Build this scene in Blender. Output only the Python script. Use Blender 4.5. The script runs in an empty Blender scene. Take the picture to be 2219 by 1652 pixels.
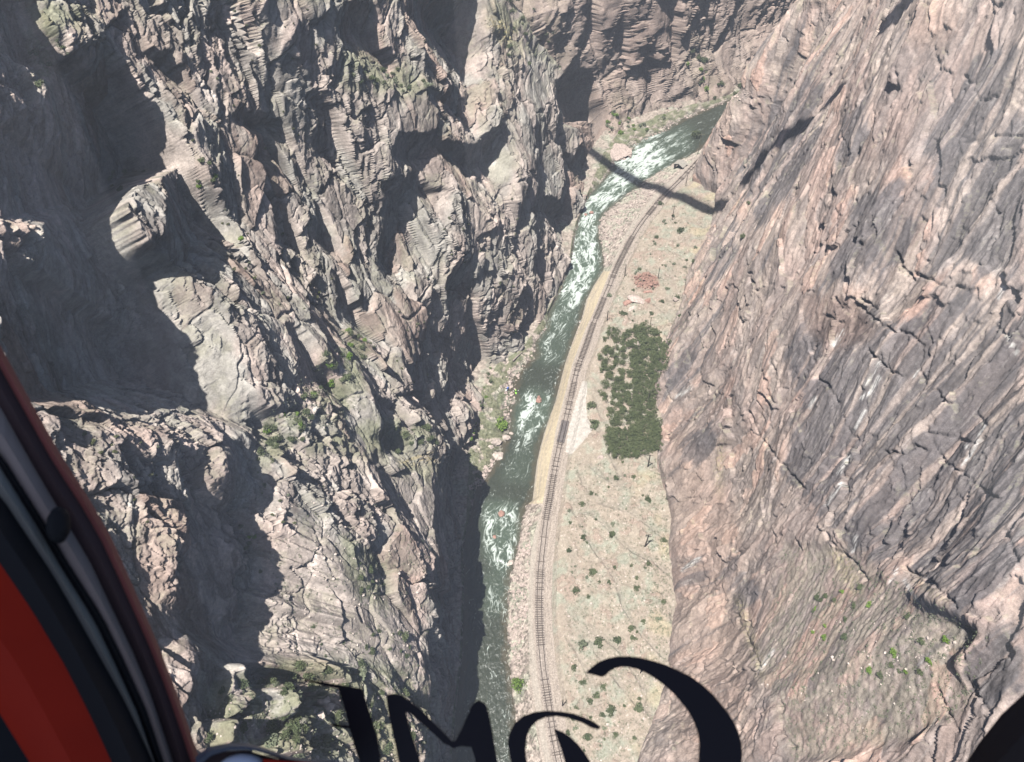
import bpy, bmesh, math, random, time
import numpy as np
from mathutils import Matrix, Vector
T0 = time.time()
Q = 1.0                      # mesh density of the terrain sheets
rng = np.random.RandomState(7)
random.seed(7)
f32 = np.float32
sc = bpy.context.scene

# ------------------------------------------------------------------ camera
CAM = np.array([0.0, 0.0, 238.0])
PHI, ROLL = math.radians(52.0), math.radians(2.73)
F = np.array([0, math.cos(PHI), -math.sin(PHI)])
R0 = np.array([1.0, 0, 0]); U0 = np.array([0, math.sin(PHI), math.cos(PHI)])
RT = math.cos(ROLL) * R0 - math.sin(ROLL) * U0
UP = math.cos(ROLL) * U0 + math.sin(ROLL) * R0
FS, CX, CY = 1599.5, 1109.5, 826.0          # focal length and centre on the 2219-wide survey photograph
cam_d = bpy.data.cameras.new("camera"); cam = bpy.data.objects.new("camera", cam_d)
sc.collection.objects.link(cam)
cam_d.sensor_fit = 'HORIZONTAL'; cam_d.sensor_width = 36.0; cam_d.lens = 36.0 * FS / 2219
cam_d.clip_start = 0.05; cam_d.clip_end = 3000
cam_d.dof.use_dof = True; cam_d.dof.focus_distance = 240.0; cam_d.dof.aperture_fstop = 10.5
M = Matrix(((RT[0], UP[0], -F[0], CAM[0]), (RT[1], UP[1], -F[1], CAM[1]), (RT[2], UP[2], -F[2], CAM[2]), (0, 0, 0, 1)))
cam.matrix_world = M
sc.camera = cam

# ------------------------------------------------------------------ light
SUN_TO = np.array([-0.226, -0.207, 0.952]); SUN_TO /= np.linalg.norm(SUN_TO)
w = bpy.data.worlds.new("World"); sc.world = w; w.use_nodes = True
nt = w.node_tree; bg = nt.nodes["Background"]
sky = nt.nodes.new("ShaderNodeTexSky"); sky.sky_type = 'NISHITA'; sky.sun_disc = False
el = math.asin(SUN_TO[2]); az = math.atan2(SUN_TO[0], SUN_TO[1])
sky.sun_elevation = el; sky.sun_rotation = az; sky.altitude = 1600
sky.dust_density = 4.0; sky.ozone_density = .3; sky.air_density = .8
nt.links.new(sky.outputs[0], bg.inputs[0]); bg.inputs[1].default_value = 0.085
sd = bpy.data.lights.new("sun", 'SUN'); sd.energy = 5.0; sd.angle = math.radians(0.53); sd.color = (1.0, 0.965, 0.915)
so = bpy.data.objects.new("sun", sd); sc.collection.objects.link(so)
so.rotation_euler = Vector(-SUN_TO).to_track_quat('-Z', 'Y').to_euler()
so.location = (0, 0, 400)
sc.view_settings.view_transform = 'Standard'; sc.view_settings.look = 'None'
sc.view_settings.exposure = 0.82; sc.view_settings.gamma = 1.0
sc.render.engine = 'CYCLES'
cy = sc.cycles
cy.use_denoising = True; cy.denoiser = 'OPENIMAGEDENOISE'; cy.denoising_input_passes = 'RGB_ALBEDO_NORMAL'; cy.denoising_prefilter = 'ACCURATE'
cy.max_bounces = 5; cy.diffuse_bounces = 0; cy.glossy_bounces = 2; cy.transmission_bounces = 3
cy.transparent_max_bounces = 8; cy.volume_bounces = 0; cy.caustics_reflective = False; cy.caustics_refractive = False
HAZE_DENSITY = 0.0004

# ------------------------------------------------------------------ projection helpers
def proj(P):
    d = P - CAM.astype(P.dtype)
    z = d @ F.astype(P.dtype)
    z = np.maximum(z, 1e-3)
    return CX + FS * (d @ RT.astype(P.dtype)) / z, CY - FS * (d @ UP.astype(P.dtype)) / z, z

def ray(sx, sy):
    return F + RT * ((sx - CX) / FS) - UP * ((sy - CY) / FS)

def at_z(sx, sy, z):
    d = ray(sx, sy); t = (z - CAM[2]) / d[2]
    return CAM + d * t

def near(sx, sy, depth):
    return CAM + ray(sx, sy) * depth

# ------------------------------------------------------------------ noise
_T = rng.rand(65536, 5).astype(f32)
_TJ0 = _T[:, 0].copy(); _TJ1 = _T[:, 1].copy()
_ang = rng.rand(65536) * 2 * np.pi
_GX = np.cos(_ang).astype(f32); _GY = np.sin(_ang).astype(f32)

def _h(i, j, seed):
    return ((i * 7919 + j * 104729 + seed * 6151) ^ ((i * 31 + seed) * (j * 17 + 3))) & 65535

def perlin(u, v, seed=0):
    iu = np.floor(u).astype(np.int32); iv = np.floor(v).astype(np.int32)
    fu = (u - iu).astype(f32); fv = (v - iv).astype(f32)
    su = fu * fu * fu * (fu * (fu * 6 - 15) + 10); sv = fv * fv * fv * (fv * (fv * 6 - 15) + 10)
    def g(di, dj):
        h = _h(iu + di, iv + dj, seed)
        return _GX[h] * (fu - di) + _GY[h] * (fv - dj)
    a = g(0, 0); b = g(1, 0); a = a + su * (b - a)
    c = g(0, 1); d = g(1, 1); c = c + su * (d - c)
    return (a + sv * (c - a)) * 1.5

def fbm(u, v, seed=0, octv=4, gain=0.5):
    s = 0; amp = 1.0
    for o in range(octv):
        s = s + amp * perlin(u * 2 ** o, v * 2 ** o, seed + o * 13); amp *= gain
    return s

def voro(u, v, seed=0):
    """random height, tilt and edge distance of the nearest cell"""
    iu = np.floor(u).astype(np.int32); iv = np.floor(v).astype(np.int32)
    best = np.full(u.shape, 9.0, f32); b2 = np.full(u.shape, 9.0, f32)
    bh = np.zeros(u.shape, np.int32); bx = np.zeros(u.shape, f32); by = np.zeros(u.shape, f32)
    for di in (-1, 0, 1):
        for dj in (-1, 0, 1):
            h = _h(iu + di, iv + dj, seed)
            dx = (u - (iu + di + _TJ0[h])).astype(f32); dy = (v - (iv + dj + _TJ1[h])).astype(f32)
            d = dx * dx + dy * dy
            m = d < best
            b2 = np.where(m, best, np.minimum(b2, d))
            best = np.where(m, d, best); bh = np.where(m, h, bh)
            bx = np.where(m, dx, bx); by = np.where(m, dy, by)
    t = _T[bh]
    return t[..., 2] - 0.5, (t[..., 3] - 0.5) * bx + (t[..., 4] - 0.5) * by, np.sqrt(b2) - np.sqrt(best)

def vnoise3(x, y, z, seed=0):
    ix = np.floor(x).astype(np.int32); iy = np.floor(y).astype(np.int32); iz = np.floor(z).astype(np.int32)
    fx = (x - ix).astype(f32); fy = (y - iy).astype(f32); fz = (z - iz).astype(f32)
    fx = fx * fx * (3 - 2 * fx); fy = fy * fy * (3 - 2 * fy); fz = fz * fz * (3 - 2 * fz)
    r = 0
    for a in (0, 1):
        for b in (0, 1):
            for c in (0, 1):
                w_ = (fx if a else 1 - fx) * (fy if b else 1 - fy) * (fz if c else 1 - fz)
                r = r + w_ * _TJ0[_h(ix + a + 57 * (iz + c), iy + b + 131 * (iz + c), seed)]
    return r * 2 - 1

def fbm3(x, y, z, seed=0, octv=3):
    s = 0; amp = 1.0
    for o in range(octv): s = s + amp * vnoise3(x * 2 ** o, y * 2 ** o, z * 2 ** o, seed + 17 * o); amp *= .5
    return s

def voro3(x, y, z, seed=0):
    """3D facets: random height, tilt and edge distance of the nearest cell"""
    ix = np.floor(x - .5).astype(np.int32); iy = np.floor(y - .5).astype(np.int32); iz = np.floor(z - .5).astype(np.int32)
    best = np.full(x.shape, 9.0, f32); b2 = best.copy(); bh = np.zeros(x.shape, np.int32); bx = np.zeros(x.shape, f32); by = bx.copy(); bz = bx.copy()
    for a in (0, 1):
        for b in (0, 1):
            for c in (0, 1):
                h = _h(ix + a + 57 * (iz + c), iy + b + 131 * (iz + c), seed); h2 = (h * 40503 + 977) & 65535
                dx = (x - (ix + a + .15 + .7 * _TJ0[h])).astype(f32); dy = (y - (iy + b + .15 + .7 * _TJ1[h])).astype(f32); dz = (z - (iz + c + .15 + .7 * _TJ0[h2])).astype(f32)
                d = dx * dx + dy * dy + dz * dz; m = d < best
                b2 = np.where(m, best, np.minimum(b2, d)); best = np.where(m, d, best); bh = np.where(m, h, bh)
                bx = np.where(m, dx, bx); by = np.where(m, dy, by); bz = np.where(m, dz, bz)
    t = _T[bh]
    return t[..., 2] - .5, (t[..., 3] - .5) * by + (t[..., 4] - .5) * bz + (t[..., 0] - .5) * .6 * bx, np.sqrt(b2) - np.sqrt(best)

def sstep(a, b, x):
    t = np.clip((x - a) / (b - a), 0, 1); return t * t * (3 - 2 * t)

# ------------------------------------------------------------------ traced outlines (2219-wide survey coordinates)
SHADOWS = [
 [(0,263),(21,256),(87,211),(107,194),(128,145),(146,114),(187,100),(208,66),(263,114),(305,173),(354,222),(385,277),(395,322),(399,364),(409,412),(447,475),(481,485),(416,485),(409,530),(433,569),(360,576),(305,610),(284,624),(347,680),(360,735),(378,790),(388,815),(347,829),(360,853),(298,875),(194,853),(146,856),(83,877),(0,880)],
 [(0,0),(65,0),(85,60),(85,100),(40,140),(20,180),(0,120)],
 [(284,28),(302,69),(312,104),(347,111),(367,104),(399,146),(402,190),(381,187),(360,187),(329,160),(305,139),(288,114)],
 [(290,10),(364,8),(361,25),(340,28)],
 [(450,0),(503,0),(506,20),(478,45),(461,62)],
 [(530,121),(558,160),(555,170),(540,165)],
 [(520,215),(541,236),(589,236),(620,274),(555,277),(513,277),(496,256)],
 [(652,201),(690,194),(728,236),(735,277),(731,326),(707,343),(679,340),(669,305),(690,250)],
 [(555,305),(586,295),(593,340),(561,360),(544,347)],
 [(634,325),(658,360),(650,395),(636,380)],
 [(596,437),(617,444),(624,523),(596,527),(589,485)],
 [(669,409),(704,451),(731,537),(711,555),(665,520),(662,496),(679,485)],
 [(882,0),(1038,0),(1048,10),(1010,42),(1014,69),(1000,87),(1028,139),(1017,142),(993,111),(969,94),(899,76),(882,35)],
 [(726,45),(747,7),(809,0),(809,69),(858,118),(868,146),(847,146),(813,114),(795,87),(761,76),(726,90)],
 [(920,194),(948,222),(982,243),(996,250),(1021,208),(1003,159),(975,187)],
 [(858,281),(906,288),(948,277),(969,302),(1024,312),(1090,263),(1097,298),(1073,340),(1055,364),(1021,367),(976,340),(948,322),(917,333),(906,347),(865,354),(840,333),(854,312)],
 [(820,392),(892,374),(976,412),(948,416),(899,419),(892,444),(854,444),(830,430)],
 [(830,433),(871,440),(882,478),(858,499),(847,572),(813,572),(813,520),(827,485)],
 [(1225,156),(1277,146),(1287,173),(1312,222),(1315,270),(1308,319),(1284,340),(1277,367),(1267,367),(1232,367),(1239,451),(1242,499),(1235,520),(1211,492),(1197,485),(1215,430),(1222,399),(1211,312),(1208,243),(1194,215),(1201,173)],
 [(1142,451),(1177,423),(1211,430),(1225,485),(1194,485),(1180,461),(1156,461)],
 [(809,541),(840,541),(851,562),(840,593),(823,610),(816,570)],
 [(1010,593),(1021,638),(1031,697),(1038,766),(1031,784),(1014,797),(996,818),(982,846),(962,874),(951,888),(948,870),(965,818),(969,784),(982,752),(1003,714),(1010,662)],
 [(1048,863),(1028,929),(1007,957),(1000,992),(1014,1061),(1028,1109),(962,1109),(955,1061),(948,1002),(969,974),(989,974),(1003,940),(1021,922)],
 [(955,1080),(962,1101),(989,1156),(993,1194),(982,1236),(962,1219),(955,1278),(927,1253),(906,1208),(910,1246),(917,1288),(938,1312),(948,1360),(967,1400),(968,1480),(940,1545),(940,1652),(1000,1652),(1000,1426),(1005,1288),(1001,1184),(1015,1130),(1028,1109)],
 [(1142,562),(1145,628),(1152,697),(1156,714),(1135,756),(1128,763),(1131,714),(1138,673),(1135,610)],
 [(1156,541),(1183,541),(1176,562),(1163,597),(1152,603),(1156,569)],
 [(726,576),(747,603),(764,638),(788,669),(778,690),(761,673),(740,707),(726,697)],
 [(858,860),(889,836),(920,853),(865,863),(878,905),(865,940),(854,957),(830,988),(816,1002),(809,981),(826,957),(795,957),(820,926),(858,915),(861,888),(809,888),(813,860)],
 [(617,697),(652,707),(690,749),(704,780),(687,832),(665,860),(655,840),(640,800),(634,752)],
 [(520,843),(568,874),(659,881),(648,888),(589,898),(561,922),(548,950),(544,992),(561,1061),(541,1109),(374,1109),(371,1061),(367,974),(399,992),(416,1026),(437,1061),(468,1096),(461,1044),(492,1026),(492,957),(527,940),(534,888)],
 [(367,1080),(402,1160),(392,1194),(378,1229),(392,1239),(381,1271),(357,1291),(333,1302),(329,1340),(336,1382),(395,1399),(412,1413),(409,1461),(399,1510),(426,1576),(464,1555),(485,1479),(492,1447),(506,1434),(520,1409),(513,1375),(534,1343),(561,1302),(530,1288),(568,1233),(541,1194),(527,1149),(523,1080)],
 [(520,1430),(555,1437),(579,1451),(568,1486),(548,1510),(520,1489),(513,1461)],
 [(620,1489),(655,1492),(655,1531),(624,1548)],
 [(600,1545),(652,1565),(680,1600),(678,1640),(650,1625),(652,1585)],
 [(640,1010),(650,1010),(652,1075),(640,1090)],
 [(735,1030),(742,1025),(740,1075),(732,1080)],
 [(1397,60),(1432,150),(1402,156),(1385,139),(1400,110)],
 [(1432,0),(1478,0),(1481,45),(1471,76),(1450,100),(1440,60)],
 [(1420,222),(1495,190),(1495,205),(1425,225)],
 [(1345,20),(1358,60),(1335,110),(1325,90)],
 [(1268,0),(1300,0),(1282,60),(1262,90)],
]
ISLANDS = [
 [(255,385),(300,375),(345,385),(352,440),(350,500),(320,520),(290,470),(265,430)],
 [(0,490),(85,495),(90,540),(70,570),(30,545),(10,530)],
 [(1222,270),(1250,270),(1260,310),(1240,335),(1222,325)],
]
def _crk(l, ox, oy, k): return [(ox + k * a, oy + k * b) for a, b in l]
_c6 = [[(1415,0),(1460,100),(1540,200)],[(1030,310),(1100,370),(1130,400),(1190,350),(1210,310),(1300,370)],
 [(1190,350),(1290,440),(1400,510),(1530,530),(1570,580),(1590,640),(1570,720),(1595,830)],[(980,410),(1050,455),(1090,460)],
 [(1240,630),(1330,710),(1400,770),(1470,790)],[(600,810),(620,900),(660,970)],[(960,400),(940,580),(900,650)],
 [(920,790),(1000,860),(1060,960)],[(1110,1100),(1180,1180)],[(1330,1260),(1470,1280),(1540,1220),(1600,1260)],
 [(1610,1110),(1660,1230),(1740,1340),(1830,1390),(1950,1490),(2060,1560)],
 [(1640,1150),(1750,1160),(1850,1200),(1930,1215),(1980,1180),(1990,1100),(1930,1030)],[(1670,880),(1740,960),(1780,960)],
 [(1530,150),(1640,190),(1740,240),(1850,230)],[(500,1000),(560,1150),(610,1220),(740,1380),(850,1500)],[(2040,460),(2100,530),(2219,560)],
 [(1100,1400),(1110,1480)],[(500,150),(545,260)],[(640,700),(690,860)]]
_c3 = [[(1230,130),(1310,250),(1400,310),(1460,400)],[(1640,340),(1760,400),(1880,510),(1890,540)],
 [(1930,680),(1925,840),(1980,930),(2060,1050)],[(1040,980),(1050,1150),(1110,1220)],[(1790,900),(1850,1030),(1900,1130)],
 [(2130,150),(2170,260),(2200,340)],[(820,560),(890,700),(940,830)]]
_cu = [[(650,740),(730,560),(760,500)],[(1410,420),(1430,560)],[(780,1230),(820,1100)],[(1850,470),(1950,640),(2050,600)],[(1660,310),(1700,460)],
 [(2040,850),(2200,850)],[(1490,1010),(1510,1100)],[(1290,900),(1330,830)],[(1150,1640),(1220,1500)],[(2010,1250),(2060,1350),(2080,1330)]]
CRACKS = [_crk(l, 1450, 541, .3466) for l in _c6] + [_crk(l, 1230, 1080, .4455) for l in _c3] + [_crk(l, 1450, 0, .3466) for l in _cu]
CRACKS_L = [_crk(l, 726, 541, .3466) for l in [[(680,0),(620,150),(560,280),(500,400),(460,440),(400,430)],[(540,60),(610,180)],
 [(1060,0),(1055,250),(1050,420)],[(630,1080),(640,1250)],[(1130,500),(1180,440)]]] + \
 [_crk(l, 615, 1080, .3466) for l in [[(200,180),(260,380),(330,500)],[(590,250),(640,380)],[(0,660),(50,760),(90,980)],[(470,680),(500,770)]]]
STREAKS = [_crk(l, 1450, 541, .3466) for l in [[(1085,510),(1030,600)],[(1312,705),(1230,835)],[(1312,800),(1270,880),(1205,930)],[(1220,1010),(1150,1125)],
 [(1120,1290),(1060,1395)],[(1090,1440),(1040,1510),(980,1590)],[(1970,1095),(1930,1200),(1840,1350)],[(2115,530),(2140,600),(2175,650)],[(910,930),(880,985)],
 [(1560,720),(1530,790)],[(2090,240),(2060,300)],[(1860,1230),(1900,1300)],[(140,860),(50,920)]]] + \
 [_crk(l, 1230, 1080, .4455) for l in [[(640,290),(560,350)],[(1000,740),(940,830)],[(1400,190),(1390,260)],[(1600,340),(1570,420)],[(1640,400),(1700,500)]]]
VARNISH = [
 [(2000,150),(2219,90),(2219,420),(2060,430),(1980,300)],[(1640,260),(1780,150),(1770,340),(1640,500),(1600,400)],[(1850,430),(1960,380),(1980,520),(1880,640),(1800,600)],
 [(1700,760),(1830,640),(1950,700),(2100,640),(2219,620),(2219,1180),(2100,1130),(1990,1190),(1900,1230),(1780,1130),(1680,1010),(1740,890)],
 [(2040,420),(2219,340),(2219,660),(2100,560),(1990,620)], [(1480,760),(1560,640),(1600,650),(1530,800),(1440,880),(1430,820)],
 [(1560,500),(1620,470),(1600,560),(1540,640),(1520,600)], [(1840,240),(1900,150),(1880,300),(1800,400)],
 [(1480,930),(1530,900),(1540,960),(1500,1000),(1450,960)], [(1470,1220),(1530,1190),(1520,1260),(1470,1290)],
 [(2080,1370),(2219,1330),(2219,1500),(2140,1540),(2080,1460)], [(1560,1220),(1600,1200),(1640,1280),(1600,1330),(1570,1280)],
 [(1990,1190),(2120,1130),(2219,1200),(2219,1300),(2060,1300),(1980,1250)]]
BROWN = [[(1250,0),(1480,0),(1500,60),(1440,170),(1340,120),(1280,120)],[(1740,640),(1850,640),(1900,720),(1820,760),(1750,720)]]
GRASSY = [
 [(1700,1180),(1860,1190),(1950,1290),(2150,1370),(2080,1430),(2110,1520),(2000,1600),(1800,1652),(1720,1652),(1640,1400)],
 [(700,760),(760,705),(800,740),(790,830),(760,900),(650,930),(570,970),(555,920),(600,890),(690,860)],
 [(830,900),(920,910),(955,960),(850,985),(790,990),(700,980),(560,1010),(560,960),(700,950)],
 [(440,1480),(600,1430),(800,1430),(940,1480),(940,1652),(440,1652)],
 [(740,100),(900,150),(960,200),(860,210),(740,190)], [(1050,0),(1200,0),(1230,60),(1240,160),(1180,120),(1100,120),(1060,60)],
 [(1480,100),(1500,50),(1560,160),(1640,200),(1560,220),(1500,200)], [(1310,150),(1400,230),(1480,260),(1360,300),(1310,340),(1330,240)],
 [(740,1150),(830,1200),(860,1330),(780,1300),(740,1230)], [(820,1000),(960,1000),(950,1060),(830,1020)], [(60,0),(200,0),(180,90),(80,200),(60,100)]]
YELLOW = [[(1590,1290),(1605,1290),(1650,1420),(1660,1480),(1640,1470)],[(1790,1180),(1840,1210),(1870,1280),(1850,1300),(1810,1230)],
 [(1560,940),(1570,960),(1560,1100),(1550,1020)],[(1960,1240),(1990,1250),(2060,1310),(2040,1310)],[(1060,30),(1120,60),(1100,110),(1060,60)],[(860,1000),(950,975),(950,1000),(870,1010)]]
PINKY = [[(760,1000),(930,1010),(960,1090),(980,1150),(930,1200),(850,1110),(780,1060)],[(620,1160),(700,1130),(740,1200),(900,1350),(930,1450),(760,1420),(560,1430),(520,1400),(560,1300)],
 [(1980,0),(2090,0),(2050,110),(1960,90)],[(2160,1250),(2219,1240),(2219,1400),(2190,1380)],[(1700,1540),(1900,1560),(1890,1652),(1720,1652)],[(1450,900),(1600,1100),(1640,1652),(1460,1652),(1460,1200)],
 [(1330,200),(1600,210),(1500,270),(1340,350)]]
THICKET = [(1303,722),(1317,713),(1334,717),(1346,730),(1361,715),(1393,705),(1416,718),(1416,735),(1434,742),(1440,745),(1431,770),(1432,802),(1416,819),(1409,860),(1410,900),(1422,925),(1422,965),(1419,975),(1385,990),(1343,998),(1322,992),(1315,967),(1312,950),(1322,905),(1315,870),(1298,853),(1308,818),(1298,784),(1308,756)]
GRAVEL = [(1262,826),(1273,828),(1270,870),(1272,905),(1285,930),(1265,955),(1238,985),(1225,980),(1232,930),(1248,870)]
RUBBLE = [(1372,600),(1400,590),(1425,600),(1428,620),(1412,628),(1380,622)]

BUMPS = [[(505,1440),(520,1432),(530,1450),(545,1500),(520,1540),(490,1560),(480,1500)],[(560,1500),(590,1478),(620,1480),(625,1530),(610,1555),(580,1560),(590,1520)],
 [(570,1600),(640,1560),(655,1600),(640,1640),(560,1640)],[(445,1570),(470,1555),(480,1600),(450,1630)],[(1450,0),(1440,0)]]
HS = 2.0
GW, GH = 1110, 826
def raster(polys, w=None):
    m = np.zeros((GH, GW), f32)
    for k, p in enumerate(polys):
        a = np.array(p, float) / HS
        x0 = max(int(a[:, 0].min()) - 1, 0); x1 = min(int(a[:, 0].max()) + 2, GW)
        y0 = max(int(a[:, 1].min()) - 1, 0); y1 = min(int(a[:, 1].max()) + 2, GH)
        if x1 <= x0 or y1 <= y0: continue
        X, Y = np.meshgrid(np.arange(x0, x1) + .5, np.arange(y0, y1) + .5)
        c = np.zeros(X.shape, bool)
        for i in range(len(a)):
            ax, ay = a[i]; bx, by = a[i - 1]
            cr = ((ay > Y) != (by > Y)) & (X < (bx - ax) * (Y - ay) / (by - ay + 1e-9) + ax)
            c ^= cr
        m[y0:y1, x0:x1][c] = 1.0 if w is None else w[k]
    return m

def blur(m, n):
    for _ in range(2):
        for ax in (0, 1):
            s = np.zeros_like(m)
            for k in range(-n, n + 1): s += np.roll(m, k, ax)
            m = s / (2 * n + 1)
    return m

def linedist(lines, wid):
    m = np.zeros((GH, GW), f32)
    for l in lines:
        for (ax, ay), (bx, by) in zip(l[:-1], l[1:]):
            x0 = max(int((min(ax, bx) - wid) / HS), 0); x1 = min(int((max(ax, bx) + wid) / HS) + 2, GW)
            y0 = max(int((min(ay, by) - wid) / HS), 0); y1 = min(int((max(ay, by) + wid) / HS) + 2, GH)
            if x1 <= x0 or y1 <= y0: continue
            X, Y = np.meshgrid((np.arange(x0, x1) + .5) * HS, (np.arange(y0, y1) + .5) * HS)
            dx, dy = bx - ax, by - ay
            t = np.clip(((X - ax) * dx + (Y - ay) * dy) / (dx * dx + dy * dy + 1e-9), 0, 1)
            d = np.hypot(X - ax - t * dx, Y - ay - t * dy)
            s = m[y0:y1, x0:x1]; np.maximum(s, np.clip(1 - d / wid, 0, 1), out=s)
    return m

def samp(m, sx, sy):
    x = np.clip(sx / HS - .5, 0, GW - 1.01); y = np.clip(sy / HS - .5, 0, GH - 1.01)
    i = x.astype(np.int32); j = y.astype(np.int32); a = (x - i).astype(f32); b = (y - j).astype(f32)
    return (m[j, i] * (1 - a) + m[j, i + 1] * a) * (1 - b) + (m[j + 1, i] * (1 - a) + m[j + 1, i + 1] * a) * b

# the relief behind each shaded recess: the rock falls back ever deeper along the sun's own direction, then steps out again as a ledge
SD = -SUN_TO
ASX = CX + FS * (SD @ RT) / (SD @ F); ASY = CY - FS * (SD @ UP) / (SD @ F)
shm = raster(SHADOWS); shm[raster(ISLANDS) > 0] = 0
NTH, RST, NRH = 3600, 2.0, 1300
th = (np.arange(NTH) / NTH * 2 * np.pi)
rho = (NRH - np.arange(NRH)) * RST
PX = ASX + rho[:, None] * np.cos(th)[None]; PY = ASY + rho[:, None] * np.sin(th)[None]
wx = 7 * perlin(PX / 38, PY / 38, 3) + 4 * perlin(PX / 13, PY / 13, 4) + 2 * perlin(PX / 5, PY / 5, 8)
wy = 7 * perlin(PX / 38, PY / 38, 5) + 4 * perlin(PX / 13, PY / 13, 6) + 2 * perlin(PX / 5, PY / 5, 9)
inside = (samp(shm, PX + wx, PY + wy) > 0.5) & (PX > -20) & (PY > -40) & (PX < 2240) & (PY < 1670)
isl = samp(raster(ISLANDS), PX + wx, PY + wy) > .5
DEPTH = np.zeros((NRH, NTH), f32); r = np.zeros(NTH, f32)
for i in range(NRH):
    r = np.where(inside[i], r + RST * (.75 + .5 / (1 + r / 150)) * .8, np.maximum(r - np.where(isl[i], 5.0, .38 + .004 * r) * RST, 0))
    g = max(2.2 * rho[i] * 2 * np.pi / NTH, .25)
    for _ in range(4): r = np.minimum(r, np.minimum(np.roll(r, 1), np.roll(r, -1)) + g)
    DEPTH[i] = r
del PX, PY, wx, wy
def recess(sx, sy):
    dx = sx - ASX; dy = sy - ASY
    rr = np.clip(NRH - np.hypot(dx, dy) / RST, 0, NRH - 1.01); tt = (np.arctan2(dy, dx) % (2 * np.pi)) / (2 * np.pi) * NTH
    i = rr.astype(np.int32); j = tt.astype(np.int32) % NTH; a = (rr - i).astype(f32); b = (tt - np.floor(tt)).astype(f32); j2 = (j + 1) % NTH
    return (DEPTH[i, j] * (1 - a) + DEPTH[i + 1, j] * a) * (1 - b) + (DEPTH[i, j2] * (1 - a) + DEPTH[i + 1, j2] * a) * b
m_crack = linedist(CRACKS, 3.4); m_crackL = linedist(CRACKS_L, 4.0); m_white = linedist(STREAKS, 7.0)
m_var = blur(raster(VARNISH), 5); m_brown = blur(raster(BROWN), 5); m_grass = blur(raster(GRASSY), 6)
m_yel = blur(raster(YELLOW), 3); m_pink = blur(raster(PINKY), 8); m_grav = raster([GRAVEL]); m_rub = blur(raster([RUBBLE]), 2)
m_bump = blur(raster(BUMPS), 2); m_thick = raster([THICKET]); m_sh = blur(shm, 5)
print("maps", time.time() - T0)

# ------------------------------------------------------------------ plan of the gorge (world), from the traced lines
def line(pts, z):
    a = np.array([at_z(x, y, z)[:2] for x, y in pts]); o = np.argsort(a[:, 1]); return a[o]
ZT = 5.5
L_foot = line([(1640,185),(1560,215),(1480,235),(1420,255),(1340,290),(1308,335),(1283,400),(1262,450),(1243,500),(1235,560),(1205,640),(1180,690),(1135,755),(1080,790),(1045,850),(1040,900),(1020,980),(1015,1050),(1012,1130),(1000,1184),(1003,1288),(998,1426),(985,1530),(975,1652)], 1.0)
L_bank = line([(1625,200),(1540,235),(1480,262),(1440,285),(1400,300),(1375,320),(1345,345),(1312,385),(1290,410),(1270,435),(1255,480),(1245,520),(1240,560),(1228,600),(1212,640),(1190,670),(1185,710),(1160,745),(1165,775),(1140,790),(1125,815),(1113,850),(1118,870),(1105,895),(1110,925),(1085,985),(1060,1030),(1035,1060),(1028,1085),(1016,1130),(1003,1184),(1006,1288),(1001,1426),(988,1530),(978,1652)], 0.0)
R_bank = line([(1632,205),(1590,250),(1560,285),(1530,310),(1510,330),(1480,345),(1440,365),(1420,378),(1390,395),(1370,415),(1330,440),(1310,460),(1295,490),(1300,520),(1305,545),(1308,585),(1285,620),(1270,650),(1260,690),(1248,720),(1235,755),(1223,790),(1213,830),(1203,870),(1188,910),(1178,940),(1170,970),(1163,1000),(1158,1040),(1153,1085),(1140,1095),(1130,1130),(1125,1165),(1120,1190),(1105,1250),(1100,1290),(1098,1330),(1100,1380),(1098,1430),(1108,1480),(1115,1540),(1120,1600),(1125,1652)], 0.0)
W_top = line([(1612,232),(1590,262),(1560,300),(1500,350),(1470,378),(1430,410),(1395,445),(1365,490),(1345,530),(1330,565),(1322,590),(1305,630),(1285,680),(1270,710),(1255,750),(1240,790),(1228,840),(1215,890),(1205,930),(1200,960),(1192,1000),(1183,1050),(1175,1100),(1160,1150),(1150,1200),(1145,1300),(1145,1400),(1150,1500),(1165,1600),(1175,1652)], ZT)
TRACK = line([(1622,240),(1580,285),(1549,315),(1505,358),(1459,406),(1438,424),(1388,486),(1365,523),(1334,584),(1326,607),(1287,698),(1274,738),(1250,802),(1220,936),(1201,1012),(1185,1105),(1171,1229),(1168,1306),(1169,1360),(1176,1446),(1202,1613),(1212,1652)], ZT)
_rf = [(1640,195),(1632,232),(1600,275),(1568,312),(1535,345),(1502,378),(1500,395),(1560,425),(1545,470),(1520,520),(1515,570),(1495,630),(1480,670),(1455,710),(1440,760),(1425,810),(1415,850),(1425,900),(1430,950),(1425,1000),(1440,1060),(1455,1120),(1450,1180),(1460,1250),(1465,1310),(1455,1360),(1450,1400),(1450,1450),(1430,1520),(1400,1600),(1380,1652)]
R_foot = []
for x, y in _rf:
    p = at_z(x, y, ZT)
    for _ in range(4):
        xt = np.interp(p[1], TRACK[:, 1], TRACK[:, 0]); p = at_z(x, y, ZT + 0.2 * max(p[0] - xt, 0) * 0.9)
    R_foot.append(p[:2])
R_foot = np.array(R_foot); R_foot = R_foot[np.argsort(R_foot[:, 1])]

def ext(a, y, s0, s1):
    v = np.interp(y, a[:, 1], a[:, 0])
    v = np.where(y < a[0, 1], a[0, 0] + (y - a[0, 1]) * s0, v)
    return np.where(y > a[-1, 1], a[-1, 0] + (y - a[-1, 1]) * s1, v)
ymax_l = max(a[-1, 1] for a in (L_foot, L_bank, R_bank, W_top, TRACK, R_foot))
def smooth1(v, n):
    k = np.ones(2 * n + 1) / (2 * n + 1); p = np.pad(v, n, mode='edge'); return np.convolve(p, k, 'valid')

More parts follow.
